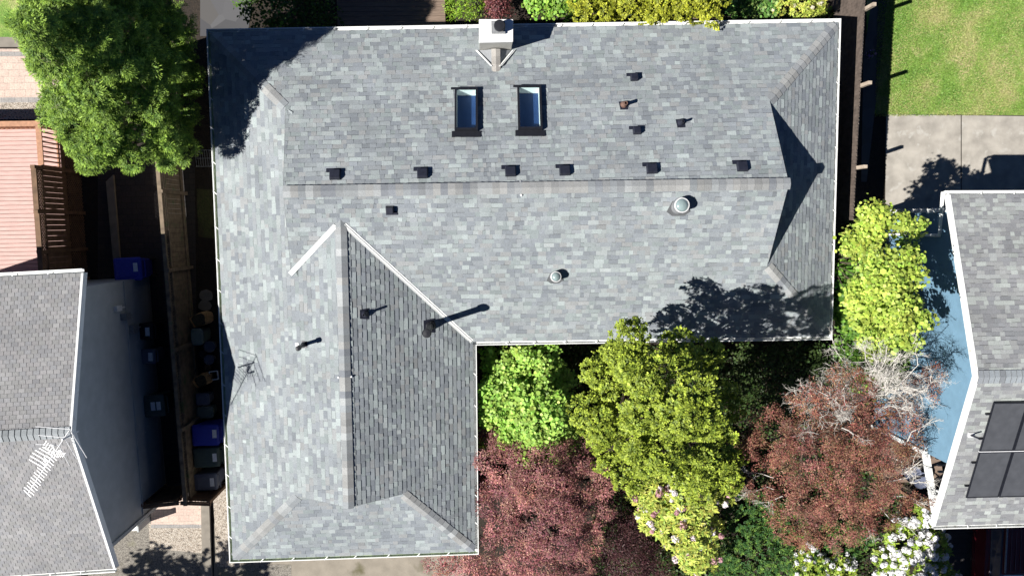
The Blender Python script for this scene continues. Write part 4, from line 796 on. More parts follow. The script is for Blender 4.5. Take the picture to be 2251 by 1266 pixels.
for (x0, y0, x1, y1, z) in ((1700, 1050, 1640, 1040, 3.6), (1700, 1075, 1645, 1080, 3.4), (1720, 1090, 1690, 1110, 3.2), (1940, 1060, 2010, 1030, 4.1), (1960, 1050, 2040, 1000, 4.1), (1930, 1110, 2000, 1160, 3.4), (1960, 1090, 2040, 1110, 3.4), (1990, 980, 2050, 920, 4.2), (1890, 1130, 1910, 1165, 3.4), (1950, 1000, 2000, 1040, 4.0), (2000, 1060, 2035, 1060, 3.6), (1850, 940, 1890, 960, 4.9)):
    b = MB(); a, e = np.array(U(x0, y0, z)), np.array(U(x1, y1, z + .1)); b.tube([a, a + (e - a) * .35 + RNG.normal(0, .07, 3), a + (e - a) * .7 + RNG.normal(0, .06, 3), e], [.016, .013, .010, .007], 5)
    for k in range(4): q = a + (e - a) * RNG.uniform(.4, 1); twiggy(b, q, norm(e - a) + RNG.normal(0, .3, 3), RNG.uniform(.18, .36), .0075, 2, .7, .0, 3)
    b.build('bare_branch', MT['greytwig'], mr_root)
broadleaf('dark_shrub', 'dark evergreen shrub in deep shade under the eave beside the cypress', 'shrub', LB([(1690, 830, 70, 1.5), (1625, 850, 45, 1.6), (1780, 800, 46, 1.3), (1700, 900, 45, 1.5), (1640, 780, 35, 1.3), (1730, 775, 35, 1.2)], .7), 420, 9, .07, .12, (.045, .075, .02), None, T=T_OVAL, r0=.05)
broadleaf('lime_tree', 'lime-yellow round-leaved tree between the roof corner and the blue wall', 'tree', LB([(1894, 545, 25, 4.4), (1914, 590, 37, 4.6), (1960, 600, 48, 5.7), (1914, 645, 39, 5.4), (1975, 670, 46, 5.9), (2015, 690, 26, 5.9), (1894, 690, 27, 4.3), (1930, 735, 36, 3.9), (1894, 505, 13, 4.3), (1930, 500, 24, 4.5), (1970, 505, 18, 4.6), (1990, 530, 14, 4.6), (1915, 476, 9, 4.5), (1962, 478, 9, 4.6), (2012, 505, 9, 4.6), (1990, 740, 22, 5.3)], .8), 1400, 7, .086, .075, (.35, .47, .075), (.43, .54, .10), .3, r0=.03, lobetone=.06, inner=.2, pad=(70, .24, .8))
broadleaf('green_shrub', 'dark green bush in the shade under the lime-yellow tree', 'shrub', LB([(1862, 590, 24, 2.3), (1868, 540, 20, 2.4), (1862, 640, 24, 2.2), (1866, 700, 28, 2.1), (1900, 720, 36, 2.3), (1880, 760, 45, 1.6), (1940, 800, 50, 1.7), (1990, 780, 40, 1.7), (1860, 680, 36, 1.5), (1900, 840, 40, 1.6)], .8), 700, 8, .10, .12, (.10, .22, .03), (.2, .34, .05), .2, r0=.022)
# dark cedar at the bottom with slanting fronds
cd = LB([(1640, 1120, 55, 1.1, .5), (1650, 1215, 75, 1.4, .5), (1740, 1225, 72, 1.3, .5), (1715, 1150, 55, 1.1, .5), (1825, 1195, 62, 1.2, .5), (1880, 1175, 34, 1.0, .5), (1600, 1255, 50, 1.2, .5), (1800, 1270, 60, 1.1, .5)]); cr_ = thing('weeping_cedar', 'dark green cedar with slanting frond tips at the lower frame edge', 'tree', crown_center(cd)); limbs(cr_, crown_center(cd), cd, .06)
P, N, _ = lobepts(cd, 1150, up=0.0); n = len(P); per = 26; fd = norm(np.array([.62, -.70, -.12]) + RNG.normal(0, .22, (n, 3))); sdv = norm(np.cross(fd, np.array([0, 0, 1.0]))); t = RNG.uniform(0, 1, (n, per)); s = RNG.normal(0, .04, (n, per)); fl_ = RNG.uniform(.22, .42, (n, 1))
Q = P[:, None] + fd[:, None] * (t * fl_)[..., None] + sdv[:, None] * s[..., None]; Q[..., 2] -= .12 * t ** 2; dv = fd[:, None] + sdv[:, None] * np.sign(s)[..., None] * .7; k = n * per
V = leafverts(Q.reshape(-1, 3), np.array([0, 0, 1.0]) + RNG.normal(0, .35, (k, 3)), dv.reshape(-1, 3), .062 * np.exp(RNG.normal(0, .2, k)), T_NEED, 1.2); mix = (t.reshape(-1, 1)) ** 2
c = (np.array((.035, .10, .026)) * (1 - mix) + np.array((.22, .37, .06)) * mix) * np.exp(RNG.normal(0, .2, (k, 1))); rawmesh('crown', V, 5, np.repeat(c, 5, 0), MT['needle'], cr_)
rhodo('rhododendron', 'white-flowering rhododendron beside the lower left corner of the solar roof', 'shrub', LB([(1990, 1185, 44, 1.7), (2045, 1195, 38, 1.7), (2010, 1245, 48, 1.7), (1955, 1235, 34, 1.5), (2050, 1250, 36, 1.6), (2025, 1135, 26, 1.7), (2075, 1265, 30, 1.5)], .8), 430, (.26, .36, .05), 170, [(.86, .86, .88), (.82, .82, .86), (.88, .87, .86)], leaf=.13, flr=.085)
rhodo('rhododendron', 'small white-flowering rhododendron amid the dark cedar fronds at the lower frame edge', 'shrub', LB([(1785, 1258, 46, 1.5), (1845, 1250, 34, 1.4), (1760, 1230, 20, 1.4), (1775, 1205, 14, 1.5)], .7), 200, (.30, .40, .06), 75, [(.86, .86, .88), (.88, .87, .86)], leaf=.12, flr=.06)
def cover(name, polys, n, size, col, zmax):
    PP = []
    for (x0, y0, x1, y1, w) in polys:
        k = int(n * w); q = np.array([U(a, b_, 0) for a, b_ in zip(RNG.uniform(x0, x1, k), RNG.uniform(y0, y1, k))]); PP.append(q)
    P = np.concatenate(PP); k = len(P); P[:, 2] = RNG.uniform(.03, 1, k) ** 1.5 * zmax * (.5 + .5 * np.sin(P[:, 0] * 3.1 + 2 * np.sin(P[:, 1] * 2.3)) ** 2)
    V = leafverts(P, np.array([0, 0, .9]) + RNG.normal(0, .45, (k, 3)), RNG.normal(size=(k, 3)), size * np.exp(RNG.normal(0, .3, k)), T_OVAL); rawmesh(name, V, 6, np.repeat(tintvar(col, k, .3, (.06, .05, .02), .25), 6, 0), MT['leaf']); tag(bpy.data.objects[name], kind='stuff')
cover('ground_cover', [(1060, 765, 1300, 1040, .25), (1300, 1000, 1440, 1290, .2), (1240, 760, 1840, 960, .35), (1580, 960, 1990, 1290, .35), (1400, 1180, 1620, 1300, .12), (1850, 480, 1990, 760, .2), (1190, 20, 1840, 44, .10)], 30000, .075, (.045, .085, .02), .35)
# ---- planting along the top edge
broadleaf('dark_shrub', 'dark glossy hedge shrub by the flagstones beyond the top gutter', 'shrub', LB([(580, 30, 45, 1.3), (650, 25, 60, 1.5), (710, 30, 34, 1.3), (560, -20, 40, 1.3), (670, -30, 60, 1.6)], .7), 420, 8, .075, .11, (.05, .10, .018), (.12, .24, .03), .15, T=T_OVAL, r0=.04)
broadleaf('clipped_shrub', 'bright green clipped shrub between the brown deck and the purple bush', 'shrub', LB([(1010, 15, 32, 1.0), (1045, 12, 28, 1.0), (1020, -15, 36, 1.0)], .8), 300, 12, .05, .06, (.21, .38, .03), (.32, .45, .04), .3, T=T_LONG, up=.3, r0=.03)
broadleaf('barberry', 'small round purple-red bush behind the white chimney', 'shrub', LB([(1095, 16, 29, 1.1), (1085, -10, 24, 1.1)], .9), 220, 11, .04, .05, (.16, .05, .055), (.25, .10, .09), .25, T=T_OVAL, up=.3, r0=.03)
broadleaf('broadleaf_shrub', 'fresh green leafy shrub right of the white chimney beyond the gutter', 'shrub', LB([(1190, 5, 32, 1.1), (1240, 8, 30, 1.2), (1270, -10, 30, 1.2), (1210, -20, 30, 1.1)], .7), 240, 8, .075, .08, (.20, .38, .05), (.28, .43, .07), .3, T=T_ROUND, r0=.03)
for lab, lst in (('golden cypress shrub leftmost in the row along the top gutter', [(1290, 0, 30, 2.4), (1330, 25, 22, 2.2), (1300, 25, 20, 2.0), (1310, -25, 30, 2.4)]), ('golden cypress shrub in the middle of the row along the top gutter', [(1385, 5, 30, 2.6), (1425, 15, 30, 2.6), (1395, -25, 30, 2.6)]), ('golden cypress shrub at the right of its row overhanging the top gutter', [(1470, 5, 34, 2.7), (1515, 15, 32, 2.8), (1560, 22, 28, 2.9), (1575, 42, 14, 2.9), (1500, -25, 36, 2.8), (1565, -15, 34, 2.8)])):
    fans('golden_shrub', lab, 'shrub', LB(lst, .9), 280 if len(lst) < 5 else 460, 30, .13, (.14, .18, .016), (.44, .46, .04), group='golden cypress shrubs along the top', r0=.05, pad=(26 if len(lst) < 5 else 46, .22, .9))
broadleaf('broadleaf_shrub', 'dark green large-leaved shrub between the golden cypress shrubs and the pale shrub', 'shrub', LB([(1620, 5, 30, 1.4), (1655, 15, 24, 1.3), (1690, 10, 26, 1.4), (1650, -25, 34, 1.5)], .7), 220, 7, .085, .08, (.10, .22, .045), (.25, .36, .10), .25, T=T_OVAL, r0=.03)
rhodo('pale_shrub', 'yellow-green shrub with creamy tassels near the upper right roof corner', 'shrub', LB([(1720, 5, 28, 1.5), (1765, 8, 32, 1.5), (1795, 15, 20, 1.4), (1750, -25, 32, 1.5)], .7), 230, (.40, .46, .08), 26, [(.72, .66, .50), (.78, .72, .58)], leaf=.10, flr=.045)
broadleaf('flower_plant', 'small plant with lilac flowers growing at the foot of the right fence', 'plant', LB([(1916, 118, 6, .3), (1912, 122, 7, .22)], .8), 30, 5, .05, .03, (.30, .18, .42), (.06, .12, .03), .5, T=T_ROUND, r0=.008)
broadleaf('street_tree', 'leafy tree just outside the lower left frame whose shadow dapples the gravel', 'tree', [((-15.0, -13.6, 5.2), 1.1, .9), ((-14.0, -12.9, 5.6), .9, .7), ((-15.9, -12.9, 5.0), .9, .7), ((-13.6, -14.4, 5.4), 1.0, .8), ((-12.2, -14.6, 5.3), .9, .7), ((-10.6, -14.4, 5.3), .9, .6)], 420, 9, .14, .16, (.10, .20, .04), None, r0=.16, base=(-14, -13.8, 0))
broadleaf('street_tree', 'dense tree just outside the lower frame edge that shades the maroon car', 'tree', [((11.9, -12.0, 5.0), 1.0, .8), ((12.9, -12.3, 5.6), 1.1, .9), ((12.4, -13.3, 5.0), 1.1, .9), ((11.4, -13.1, 4.6), .8, .7), ((13.6, -13.3, 5.2), 1.0, .8), ((12.2, -11.5, 4.4), .7, .6), ((13.4, -11.9, 4.6), .8, .6), ((14.4, -12.4, 4.8), .8, .7), ((13.9, -11.3, 4.4), .6, .5)], 900, 9, .15, .15, (.08, .17, .03), None, r0=.16, base=(12.6, -14.2, 0))
# ================================================================== FENCES AND DECKS
def board_fence(name, label, a, e, hgt, m, lattice=0.0, board=.14, jitter=.0, scallop=False, posts=(), postm=None, posth=None, post_side=1, gap=.0, rail=True, thick=.02):
    a = np.array([*a[:2], 0.]); e = np.array([*e[:2], 0.]); d = e - a; L = np.linalg.norm(d); d /= L; s = np.array([-d[1], d[0], 0]) * post_side
    root = thing(name, label, 'fence', a + d * L / 2); b = MB(); n = int(L / board); hb = hgt - lattice
    for k in range(n):
        p = a + d * (board * (k + .5)); w = board - gap; z1 = hb + random.uniform(-jitter, jitter); h2 = w / 2
        q = lambda x, y, z: p + d * x + s * y + np.array([0, 0, z])
        for (x0, x1, zz) in ([(-h2, h2, z1)] if not scallop else [(-h2, h2, z1 - .035)]):
            b.hexa([q(x0, 0, .03), q(x1, 0, .03), q(x1, thick, .03), q(x0, thick, .03)], [q(x0, 0, zz), q(x1, 0, zz), q(x1, thick, zz), q(x0, thick, zz)])
        if scallop: b.hexa([q(-h2, 0, z1 - .035), q(h2, 0, z1 - .035), q(h2, thick, z1 - .035), q(-h2, thick, z1 - .035)], [q(-h2 * .55, 0, z1), q(h2 * .55, 0, z1), q(h2 * .55, thick, z1), q(-h2 * .55, thick, z1)])
    b.build('boards', m, root); Z = lambda z: np.array([0, 0, z])
    if rail:
        b = MB()
        for z in ((.35, hb - .12) if not lattice else (.3, hb, hgt)): b.beam(a + s * (.045 if z < hgt - .01 else .01) + Z(z), e + s * (.045 if z < hgt - .01 else .01) + Z(z), .05 if z < hgt - .01 else .11, .09 if z < hgt - .01 else .045)
        b.build('rail', postm or m, root)
    if lattice: lat(root, a, e, hb + .04, hgt - .03, m)
    for t in posts:
        b = MB(); p = a + d * t + s * .07; b.prism([p + d * x + s * y for x, y in ((-.05, -.05), (.05, -.05), (.05, .05), (-.05, .05))], 0, posth or hgt + .04); b.build('post', postm or m, root)
    return root
def lat(root, a, e, z0, z1, m, sp=.085, w=.035):
    b = MB(); L = np.linalg.norm(e - a); d = (e - a) / L; h = z1 - z0; s = np.array([-d[1], d[0], 0])
    for k in range(int((L + h) / sp)):
        for sg in (1, -1):
            u0 = k * sp - (h if sg > 0 else 0); u1 = u0 + h * sg if sg > 0 else u0 - h
            if sg < 0: u0 = k * sp; u1 = u0 - h
            x0, x1, y0, y1 = u0, u1, z0, z1
            if x0 < 0 and x1 < 0 or x0 > L and x1 > L: continue
            def cl(x): return min(max(x, 0), L)
            c0, c1 = cl(x0), cl(x1); f = lambda c: y0 + (y1 - y0) * (c - x0) / (x1 - x0)
            if abs(c1 - c0) < .01: continue
            b.beam(a + d * c0 + [0, 0, f(c0)] + s * .006 * sg, a + d * c1 + [0, 0, f(c1)] + s * .006 * sg, w, .008, up=s)
    return b.build('lattice', m, root)
fa, fb_ = np.array([-9.28, 5.6]), np.array([-8.97, -8.22])
fd_ = (fb_ - fa) / np.linalg.norm(fb_ - fa)
lf = board_fence('fence', 'long weathered board fence with a lattice top between the left house and the big roof', fa, fb_, 1.78, MT['wood_grey'], lattice=.3, board=.145, gap=.006, jitter=.0, posts=(.3, 2.2, 4.45, 6.75, 9.1, 11.5), postm=MT['wood_grey'], posth=1.85)
for k, t in enumerate((4.45, 6.75)):
    pass
fr0, fr1 = np.array([11.52, 9.0]), np.array([11.22, -.05])
rf = board_fence('fence', 'tall dog-eared cedar fence along the lawn with pale posts', fr1, fr0, 2.05, MT['wood_red'], board=.105, gap=.004, jitter=.015, scallop=True, posts=(1.55, 3.95, 6.15, 8.4), postm=MT['wood_pale'], posth=2.5, post_side=-1, rail=True)
g0, g1 = U(300, 1116, 1.75)[:2], U(393, 1106, 1.75)[:2]; g2 = U(463, 1108, 1.75)[:2]
board_fence('fence', 'short dark fence panel with lattice top joining the left house to the long fence', g0, g1, 1.75, MT['rail_brown'], lattice=.22, board=.14, gap=.004, posts=(.15, np.linalg.norm(g1 - g0) - .1), posth=1.8)
board_fence('gate', 'dark wooden gate with lattice top behind the three bins beside the big roof', g1 + np.array([.05, 0]), g2, 1.75, MT['rail_brown'], lattice=.22, board=.14, gap=.004, posts=(np.linalg.norm(g2 - g1) - .1,), posth=1.8)
for o in COL.objects:
    if o.name.startswith('gate'): o['category'] = 'gate'
# pink deck of the left house
zd = 1.08; dx = -12.28; dN = U(118, 272, 1.9)[1]; dS = U(170, 598, zd)[1] - .25
dk = thing('deck', 'raised pink-boarded deck with brown railings behind the left house', 'deck', (dx - 2, (dN + dS) / 2, 0)); b = MB(); yy = dN; bw = .125
while yy > dS:
    b.box((dx - 2.5, yy - bw / 2, zd - .02), (5.0, bw - .012, .04)); yy -= bw
b.build('deck_boards', MT['deck_pink'], dk); b = MB(); b.prism([(dx - 5, dS), (dx, dS), (dx, dN), (dx - 5, dN)], zd - .25, zd - .05); b.build('joists', MT['rail_brown'], dk)
ym = U(110, 368, 2.2)[1]; b = MB(); zt_ = zd + 1.0
b.beam((dx - 5, dN - .02, zt_), (dx + .06, dN - .02, zt_), .15, .04); b.beam((dx, dN - .1, zt_), (dx, ym, zt_), .15, .04); b.build('handrail', MT['rail_orange'], dk)
b = MB(); y_ = dN - .1
while y_ > ym + .05: b.box((dx, y_, zd + .48), (.04, .04, .95)); y_ -= .135
x_ = dx - .12
while x_ > dx - 5: b.box((x_, dN - .02, zd + .48), (.04, .04, .95)); x_ -= .135
b.beam((dx, dN, zd + .1), (dx, ym, zd + .1), .04, .08); b.beam((dx - 5, dN - .02, zd + .1), (dx, dN - .02, zd + .1), .04, .08); b.build('balusters', MT['rail_orange'], dk)
ze_ = 2.45; b = MB(); ys = [ym, U(112, 465, 2.4)[1], U(118, 553, 2.4)[1], dS]
b.beam((dx, ym, ze_), (dx, dS, ze_), .14, .05); b.build('privacy_rail', MT['rail_brown'], dk)
for y_ in ys: b = MB(); b.prism([(dx - .06, y_ - .05), (dx + .06, y_ - .05), (dx + .06, y_ + .05), (dx - .06, y_ + .05)], 0, ze_ + .06); b.build('post', MT['rail_brown'], dk)
lat(dk, np.array([dx, ym, 0]), np.array([dx, dS, 0]), ze_ - .34, ze_ - .02, MT['rail_brown'], sp=.10, w=.045)
b = MB(); b.beam((dx, ym, ze_ - .36), (dx, dS, ze_ - .36), .06, .05); y_ = ym - .06
while y_ > dS: b.box((dx, y_ - .075, (zd - .2 + ze_ - .37) / 2), (.022, .148, ze_ - .37 - zd + .2)); y_ -= .155
b.build('privacy_boards', MT['rail_brown'], dk)
lat(dk, np.array([dx + .02, dN, 0]), np.array([dx + .02, dS, 0]), .05, zd - .22, MT['rail_brown'], sp=.11, w=.03)
# brown deck beyond the top gutter
p0, p1 = U(742, 52, .3), U(979, 46, .3); pd = thing('deck', 'low dark-brown plank deck beyond the top gutter left of the chimney', 'deck', ((p0[0] + p1[0]) / 2, p0[1] + .6, 0)); b = MB(); y_ = p0[1]
while y_ < p0[1] + 2.4: b.box(((p0[0] + p1[0]) / 2, y_, .28), (p1[0] - p0[0], .132, .04)); y_ += .14
b.build('deck_boards', MT['deck_brown'], pd); b = MB(); b.prism([(p0[0], p0[1] - .06), (p1[0], p0[1] - .06), (p1[0], p0[1] + 2.4), (p0[0], p0[1] + 2.4)], .0, .255); b.build('joists', MT['rail_brown'], pd)
# ================================================================== BINS AND CLUTTER
def bin_(label, px, py, rz, m, w, l, h, sticker=(.22, .0), lidm=None, z=None, open_=False, stickers=1):
    c = U(px, py, h); r = thing('wheelie_bin', label, 'bin', (c[0], c[1], 0), rz, 'bins beside the houses'); a, e = w / 2, l / 2
    rr = lambda x, y, z, k=.12: [(-x + k * x, -y, z), (x - k * x, -y, z), (x, -y + k * y, z), (x, y - k * y, z), (x - k * x, y, z), (-x + k * x, y, z), (-x, y - k * y, z), (-x, -y + k * y, z)]
    b = MB(); b.hexa(rr(a * .78, e * .78, .06), rr(a * .96, e * .96, h - .09)); b.hexa(rr(a * 1.0, e * 1.0, h - .12), rr(a * 1.0, e * 1.0, h - .075)); b.build('body', m, r, local=True)
    b = MB(); b.hexa(rr(a * 1.03, e * 1.03, h - .07), rr(a * 1.03, e * 1.03, h - .03)); b.hexa(rr(a * 1.02, e * 1.02, h - .03), rr(a * .88, e * .88, h)); b.hexa(rr(a * .74, e * .74, h - .001), rr(a * .70, e * .70, h + .012))
    ld_ = b.build('lid', lidm or m, r, local=True, bevel=.012)
    b = MB(); b.tube([(a * 1.03, -e * .75, h - .1), (a * 1.25, -e * .75, h - .06), (a * 1.25, e * .75, h - .06), (a * 1.03, e * .75, h - .1)], .017, 6); b.build('handle', m, r, local=True)
    for s in (-1, 1):
        b = MB(); b.lathe((a * .85, s * e * .75, .12), [(0, -.03), (.12, -.03), (.12, .03), (0, .03)], 14, axis=(0, 1, 0)); b.build('wheel', MT['rubber'], r, local=True)
    for k in range(stickers):
        b = MB(); sx = a * sticker[0] - k * .17 * (1 if stickers > 1 else 0); sw, sl = (.065, .13); b.face([(sx - sw, sticker[1] - sl, h + .016), (sx + sw, sticker[1] - sl, h + .016), (sx + sw, sticker[1] + sl, h + .016), (sx - sw, sticker[1] + sl, h + .016)]); b.build('sticker', MT['sticker'], ld_, local=True)
    return r
PI = math.pi
bin_('blue wheelie bin standing alone by the deck steps with a white label on its lid', 280, 592, .03, MT['blue_bin'], .80, .68, 1.05, (.62, .05))
bin_('small black wheelie bin by the left wall under the meter boxes', 317, 729, .0, MT['black_bin'], .50, .50, .98, (.4, 0))
bin_('grey-blue wheelie bin in the middle of the left wall', 320, 784, -.02, MT['grey_bin'], .55, .45, .98, (.55, 0))
bin_('large dark green wheelie bin with two white labels at the left wall', 331, 893, .05, MT['green_bin'], .80, .66, 1.08, (.62, .0), stickers=2)
bin_('blue wheelie bin in the row beside the big roof with a white label', 451, 957, .0, MT['blue_bin'], .80, .64, 1.05, (.72, .05))
bin_('dark green wheelie bin between the blue bin and the grey bin', 453, 1006, .02, MT['green_bin'], .78, .60, 1.05, (.68, .0))
bin_('grey wheelie bin nearest the dark gate', 451, 1060, .03, MT['grey_bin'], .70, .52, 1.02, (.62, .0))
def tub(name, label, cat, px, py, w, l, h, m, z0=0.0, rz=0.0, rim=True, n=18, lidded=True, taper=.82, ex=.35):
    c = U(px, py, h); r = thing(name, label, cat, (c[0], c[1], 0), rz)
    def se(a, e, z): return [(a * math.copysign(abs(math.cos(t)) ** ex, math.cos(t)), e * math.copysign(abs(math.sin(t)) ** ex, math.sin(t)), z) for t in [2 * PI * k / n for k in range(n)]]
    b = MB(); b.hexa(se(w / 2 * taper, l / 2 * taper, .0), se(w / 2, l / 2, h)); b.build('body', m, r, local=True)
    b = MB(); b.hexa(se(w / 2 * 1.06, l / 2 * 1.06, h - .02), se(w / 2 * 1.06, l / 2 * 1.06, h + .02)); b.hexa(se(w / 2 * .9, l / 2 * .9, h + .02), se(w / 2 * .8, l / 2 * .8, h + .05)); b.build('lid', m, r, local=True)
    return r
t = tub('storage_bin', 'grey-green lidded bin beside the upper brown paper sack', 'bin', 434, 740, .36, .50, .72, MT['tub'], ex=.5)
tub('storage_tub', 'rounded grey-green lidded tub just above the blue bin by the fence', 'tub', 451, 906, .50, .36, .45, MT['tub'], ex=.4)
tub('storage_bin', 'dark navy square bin above the rounded grey-green tub', 'bin', 446, 877, .40, .36, .5, MT['grey_bin'], ex=.25)
def sack(label, px, py, h, r0):
    c = U(px, py, h); r = thing('paper_sack', label, 'sack', (c[0], c[1], 0), .3, 'paper yard-waste sacks'); b = MB(); n = 26; rings = []
    for z, k in ((0, .9), (.12, 1.0), (h * .5, 1.02), (h * .8, .98), (h, .96)):
        rings.append([(r0 * k * (1 + .06 * math.sin(5 * t_ + z * 9) + random.uniform(-.04, .04)) * math.copysign(abs(math.cos(t_)) ** .6, math.cos(t_)) * 1.15, r0 * k * (1 + .05 * math.sin(4 * t_ + z * 7)) * math.copysign(abs(math.sin(t_)) ** .6, math.sin(t_)), z + (random.uniform(-.04, .04) if z == h else 0)) for t_ in [2 * PI * q / n for q in range(n)]])
    i0 = len(b.v)
    for rg in rings: b.v += rg
    for k in range(len(rings) - 1):
        for q in range(n): b.f.append((k * n + q, k * n + (q + 1) % n, (k + 1) * n + (q + 1) % n, (k + 1) * n + q)); b.c.append(None)
    b.build('bag', MT['paper'], r, local=True); b = MB(); b.face([(p[0] * .97, p[1] * .97, h - .12) for p in rings[-1]]); b.build('contents', MT['leafdebris'], r, local=True)
sack('upper brown paper yard-waste sack beside the grey-green lidded bin', 435, 704, .75, .20); sack('lower brown paper yard-waste sack by the square planter', 440, 838, .70, .18)
def pot(label, px, py, r, h, m, sq=False):
    c = U(px, py, h); rt_ = thing('plant_pot', label, 'plant pot', (c[0], c[1], 0), .1, 'empty plant pots by the fence'); b = MB()
    if sq:
        for (x0, y0, x1, y1) in ((-r, -r, r, -r), (r, -r, r, r), (r, r, -r, r), (-r, r, -r, -r)): b.beam((x0, y0, h), (x1, y1, h), .03, .03)
        b.build('rim', MT['sticker'], rt_, local=True); b = MB(); q = [(-r, -r), (r, -r), (r, r), (-r, r)]
        for i in range(4): (x0, y0), (x1, y1) = q[i], q[(i + 1) % 4]; b.face([(x0 * .8, y0 * .8, 0), (x1 * .8, y1 * .8, 0), (x1, y1, h), (x0, y0, h)])
    else: b.lathe((0, 0, 0), [(0, 0), (r * .75, 0), (r, h), (r * 1.06, h), (r * 1.06, h - .03), (r * .98, h - .02), (r * .92, h - .06), (0, h - .08)], 20)
    b.build('pot', m, rt_, local=True)
pot('wide round dark pot beside the grey-green lidded bin', 460, 762, .17, .3, MT['grey_bin']); pot('small round dark pot nearest the fence', 444, 779, .12, .3, MT['black_bin']); pot('round dark pot with a light rim above the square planter', 459, 791, .15, .32, MT['grey_bin']); pot('square planter with a pale rim', 470, 825, .13, .3, MT['black_bin'], True); pot('small brown pot left of the square planter', 455, 808, .10, .25, MT['rail_brown'])
for px_, py_, w, lab in ((452, 650, .38, 'flat grey stepping stone above the other one by the fence'), (450, 672, .36, 'flat grey stepping stone above the upper paper sack')):
    c = U(px_, py_, .05); s_ = thing('stepping_stone', lab, 'stone', (c[0], c[1], 0)); b = MB(); n = 9; pl_ = [(w * .62 * math.cos(6.283 * k / n) * random.uniform(.85, 1.1), w * .5 * math.sin(6.283 * k / n) * random.uniform(.85, 1.1)) for k in range(n)]; b.prism(pl_, .015, .06); b.build('slab', MT['kerb'], s_, local=True, bevel=.01)
c = U(446, 348, .3); wr = thing('wire_rack', 'small wire rack lying between the conifer and the big roof', 'rack', (c[0], c[1], 0)); b = MB()
for k in range(7): b.beam((-.22 + k * .07, -.25, .25), (-.22 + k * .07, .25, .32), .012, .012)
for y_ in (-.25, 0, .25): b.beam((-.24, y_, .25), (.24, y_, .25), .018, .018)
b.build('bars', MT['steel'], wr, local=True); b = MB()
for x, y_ in ((-.22, -.23), (.22, -.23), (-.22, .23), (.22, .23)): b.beam((x, y_, 0), (x, y_, .26), .02, .02)
b.build('legs', MT['steel'], wr, local=True)
# garden hose on its reel by the left wall
c = U(321, 826, .5); hr = thing('hose_reel', 'dark garden hose reel by the left wall between two bins', 'hose reel', (c[0], c[1], 0), .2); b = MB()
for k in range(5): b.tube([(.02 * k - .05, .16 * math.cos(a), .32 + .16 * math.sin(a)) for a in np.linspace(0, 6.283, 15)], .014, 5)
b.build('hose', MT['green_bin'], hr, local=True); b = MB()
for s in (-1, 1): b.beam((s * .1, -.15, 0), (s * .1, 0, .36), .025, .025); b.beam((s * .1, .15, 0), (s * .1, 0, .36), .025, .025)
b.tube([(-.16, 0, .33), (.2, 0, .33), (.2, .1, .36)], .015, 6); b.build('frame', MT['steel'], hr, local=True)
# white slatted screen at the front corner of the left house
c = U(275, 1160, .7); ss_ = thing('slatted_screen', 'white slatted screen standing at the front corner of the left house', 'screen', (c[0], c[1], 0)); b = MB()
for k in range(6): b.box((0, 0, .08 + .13 * k), (.85, .16, .02))
b.build('slats', MT['white'], ss_, local=True); b = MB()
for s in (-1, 1): b.box((s * .45, 0, .42), (.05, .18, .84))
b.build('frame', MT['wall_grey'], ss_, local=True)
for px_, py_, lab in ((2008, 1043, 'round dark bowl planter by the porch railing, left of its pair'), (2026, 1056, 'round dark bowl planter by the porch railing, right of its pair')):
    c = U(px_, py_, .75); r_ = thing('bowl_planter', lab, 'planter', (c[0], c[1], 0)); b = MB(); b.lathe((0, 0, .3), [(0, 0), (.12, 0), (.26, .42), (.28, .45), (.24, .43), (0, .36)], 20); b.build('bowl', MT['grey_bin'], r_, local=True, smooth=False); b = MB(); b.lathe((0, 0, 0), [(0, 0), (.14, 0), (.05, .08), (.05, .3), (0, .3)], 12); b.build('stand', MT['black'], r_, local=True)
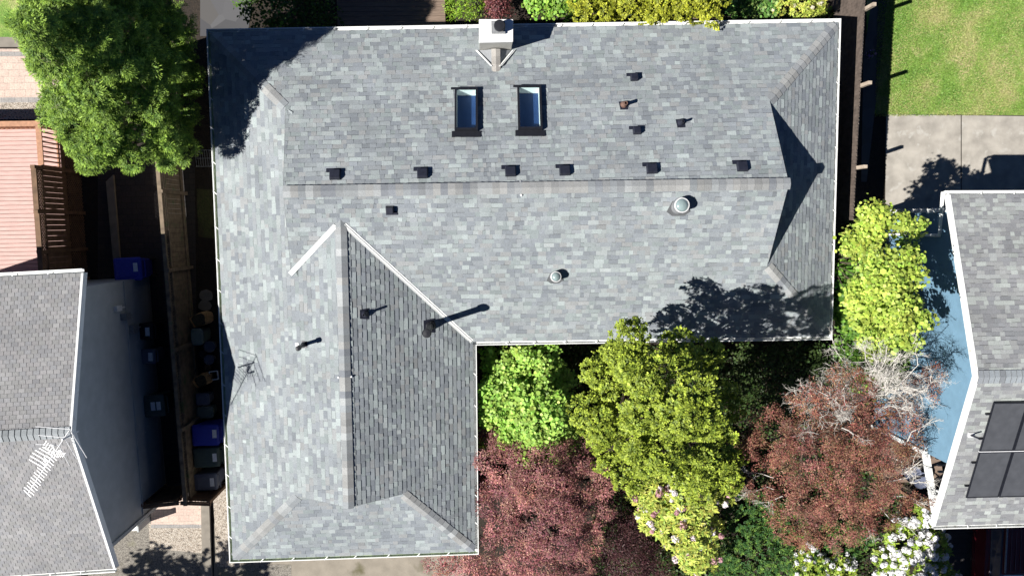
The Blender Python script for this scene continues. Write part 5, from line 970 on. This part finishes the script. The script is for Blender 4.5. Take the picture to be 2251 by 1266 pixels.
# ================================================================== CAR
cc = U(2232, 1200, 1.4); car = thing('parked_car', 'maroon car half hidden under the eave at the lower right corner', 'car', (cc[0] + .25, cc[1] - .6, 0)); W2 = .9
def loft(sts, m, name, par, closed=True):
    b = MB(); rings = [[(x, y, z) for x, z in prof] for y, prof in sts]; n = len(rings[0])
    for k in range(len(rings) - 1):
        for q in range(n - 1): b.face([rings[k][q], rings[k][q + 1], rings[k + 1][q + 1], rings[k + 1][q]])
    b.face(rings[0]); b.face(rings[-1][::-1]); o = b.build(name, m, par, local=True); return o
def prof(w, zl, zs, zt, wt): return [(-w * .96, zl), (-w, zl + .2), (-w, zs), (-wt, zt), (-wt * .5, zt + .025), (0, zt + .03), (wt * .5, zt + .025), (wt, zt), (w, zs), (w, zl + .2), (w * .96, zl)]
body = loft([(-2.3, prof(.68, .4, .55, .62, .6)), (-2.2, prof(.82, .3, .68, .78, .7)), (-1.7, prof(.9, .25, .82, .92, .76)), (-.95, prof(.91, .25, .92, 1.02, .78)), (.2, prof(.92, .25, .95, 1.0, .8)), (1.7, prof(.92, .25, .97, 1.0, .8)), (2.2, prof(.88, .3, .9, .98, .76)), (2.32, prof(.8, .42, .8, .9, .7))], MT['carred'], 'body', car)
gl = loft([(-1.05, [(-.78, .98), (-.6, 1.0), (0, 1.02), (.6, 1.0), (.78, .98)]), (-.35, [(-.72, 1.38), (-.6, 1.42), (0, 1.45), (.6, 1.42), (.72, 1.38)]), (1.4, [(-.72, 1.42), (-.6, 1.46), (0, 1.48), (.6, 1.46), (.72, 1.42)]), (2.05, [(-.76, .98), (-.6, 1.0), (0, 1.02), (.6, 1.0), (.76, .98)])], MT['carglass'], 'windows', car)
b = MB()
for s in (-1, 1): b.face([(s * .80, -1.0, .98), (s * .72, -.35, 1.38), (s * .72, 1.4, 1.42), (s * .78, 2.0, .98)])
b.build('side_windows', MT['carglass'], car, local=True)
b = MB(); b.hexa([(-.70, -.32, 1.43), (.70, -.32, 1.43), (.70, 1.42, 1.46), (-.70, 1.42, 1.46)], [(-.62, -.28, 1.5), (.62, -.28, 1.5), (.62, 1.38, 1.52), (-.62, 1.38, 1.52)])
for k in range(-3, 4): b.box((k * .16, .55, 1.515), (.03, 1.5, .02))
b.build('roof', MT['carred'], car, local=True, bevel=.02)
for s in (-1, 1):
    b = MB(); b.beam((s * .68, -.2, 1.56), (s * .68, 1.3, 1.58), .04, .04); b.build('roof_rail', MT['steel'], car, local=True)
    b = MB(); b.box((s * .98, -.75, 1.02), (.16, .1, .14)); b.build('mirror', MT['carred'], car, local=True, bevel=.03)
    b = MB(); b.box((s * .58, -2.22, .66), (.3, .12, .12)); b.build('headlight', MT['alu'], car, local=True, bevel=.02)
    for y_ in (-1.4, 1.4):
        b = MB(); b.lathe((s * .83, y_, .33), [(0, -.1), (.33, -.1), (.33, .1), (.22, .1), (.2, .08), (0, .08)], 22, axis=(s, 0, 0)); w_ = b.build('wheel', MT['rubber'], car, local=True); b = MB(); b.lathe((s * .83, y_, .33), [(.2, .085), (.19, .1), (.05, .11), (0, .11)], 16, axis=(s, 0, 0)); b.build('rim', MT['steel'], w_, local=True)
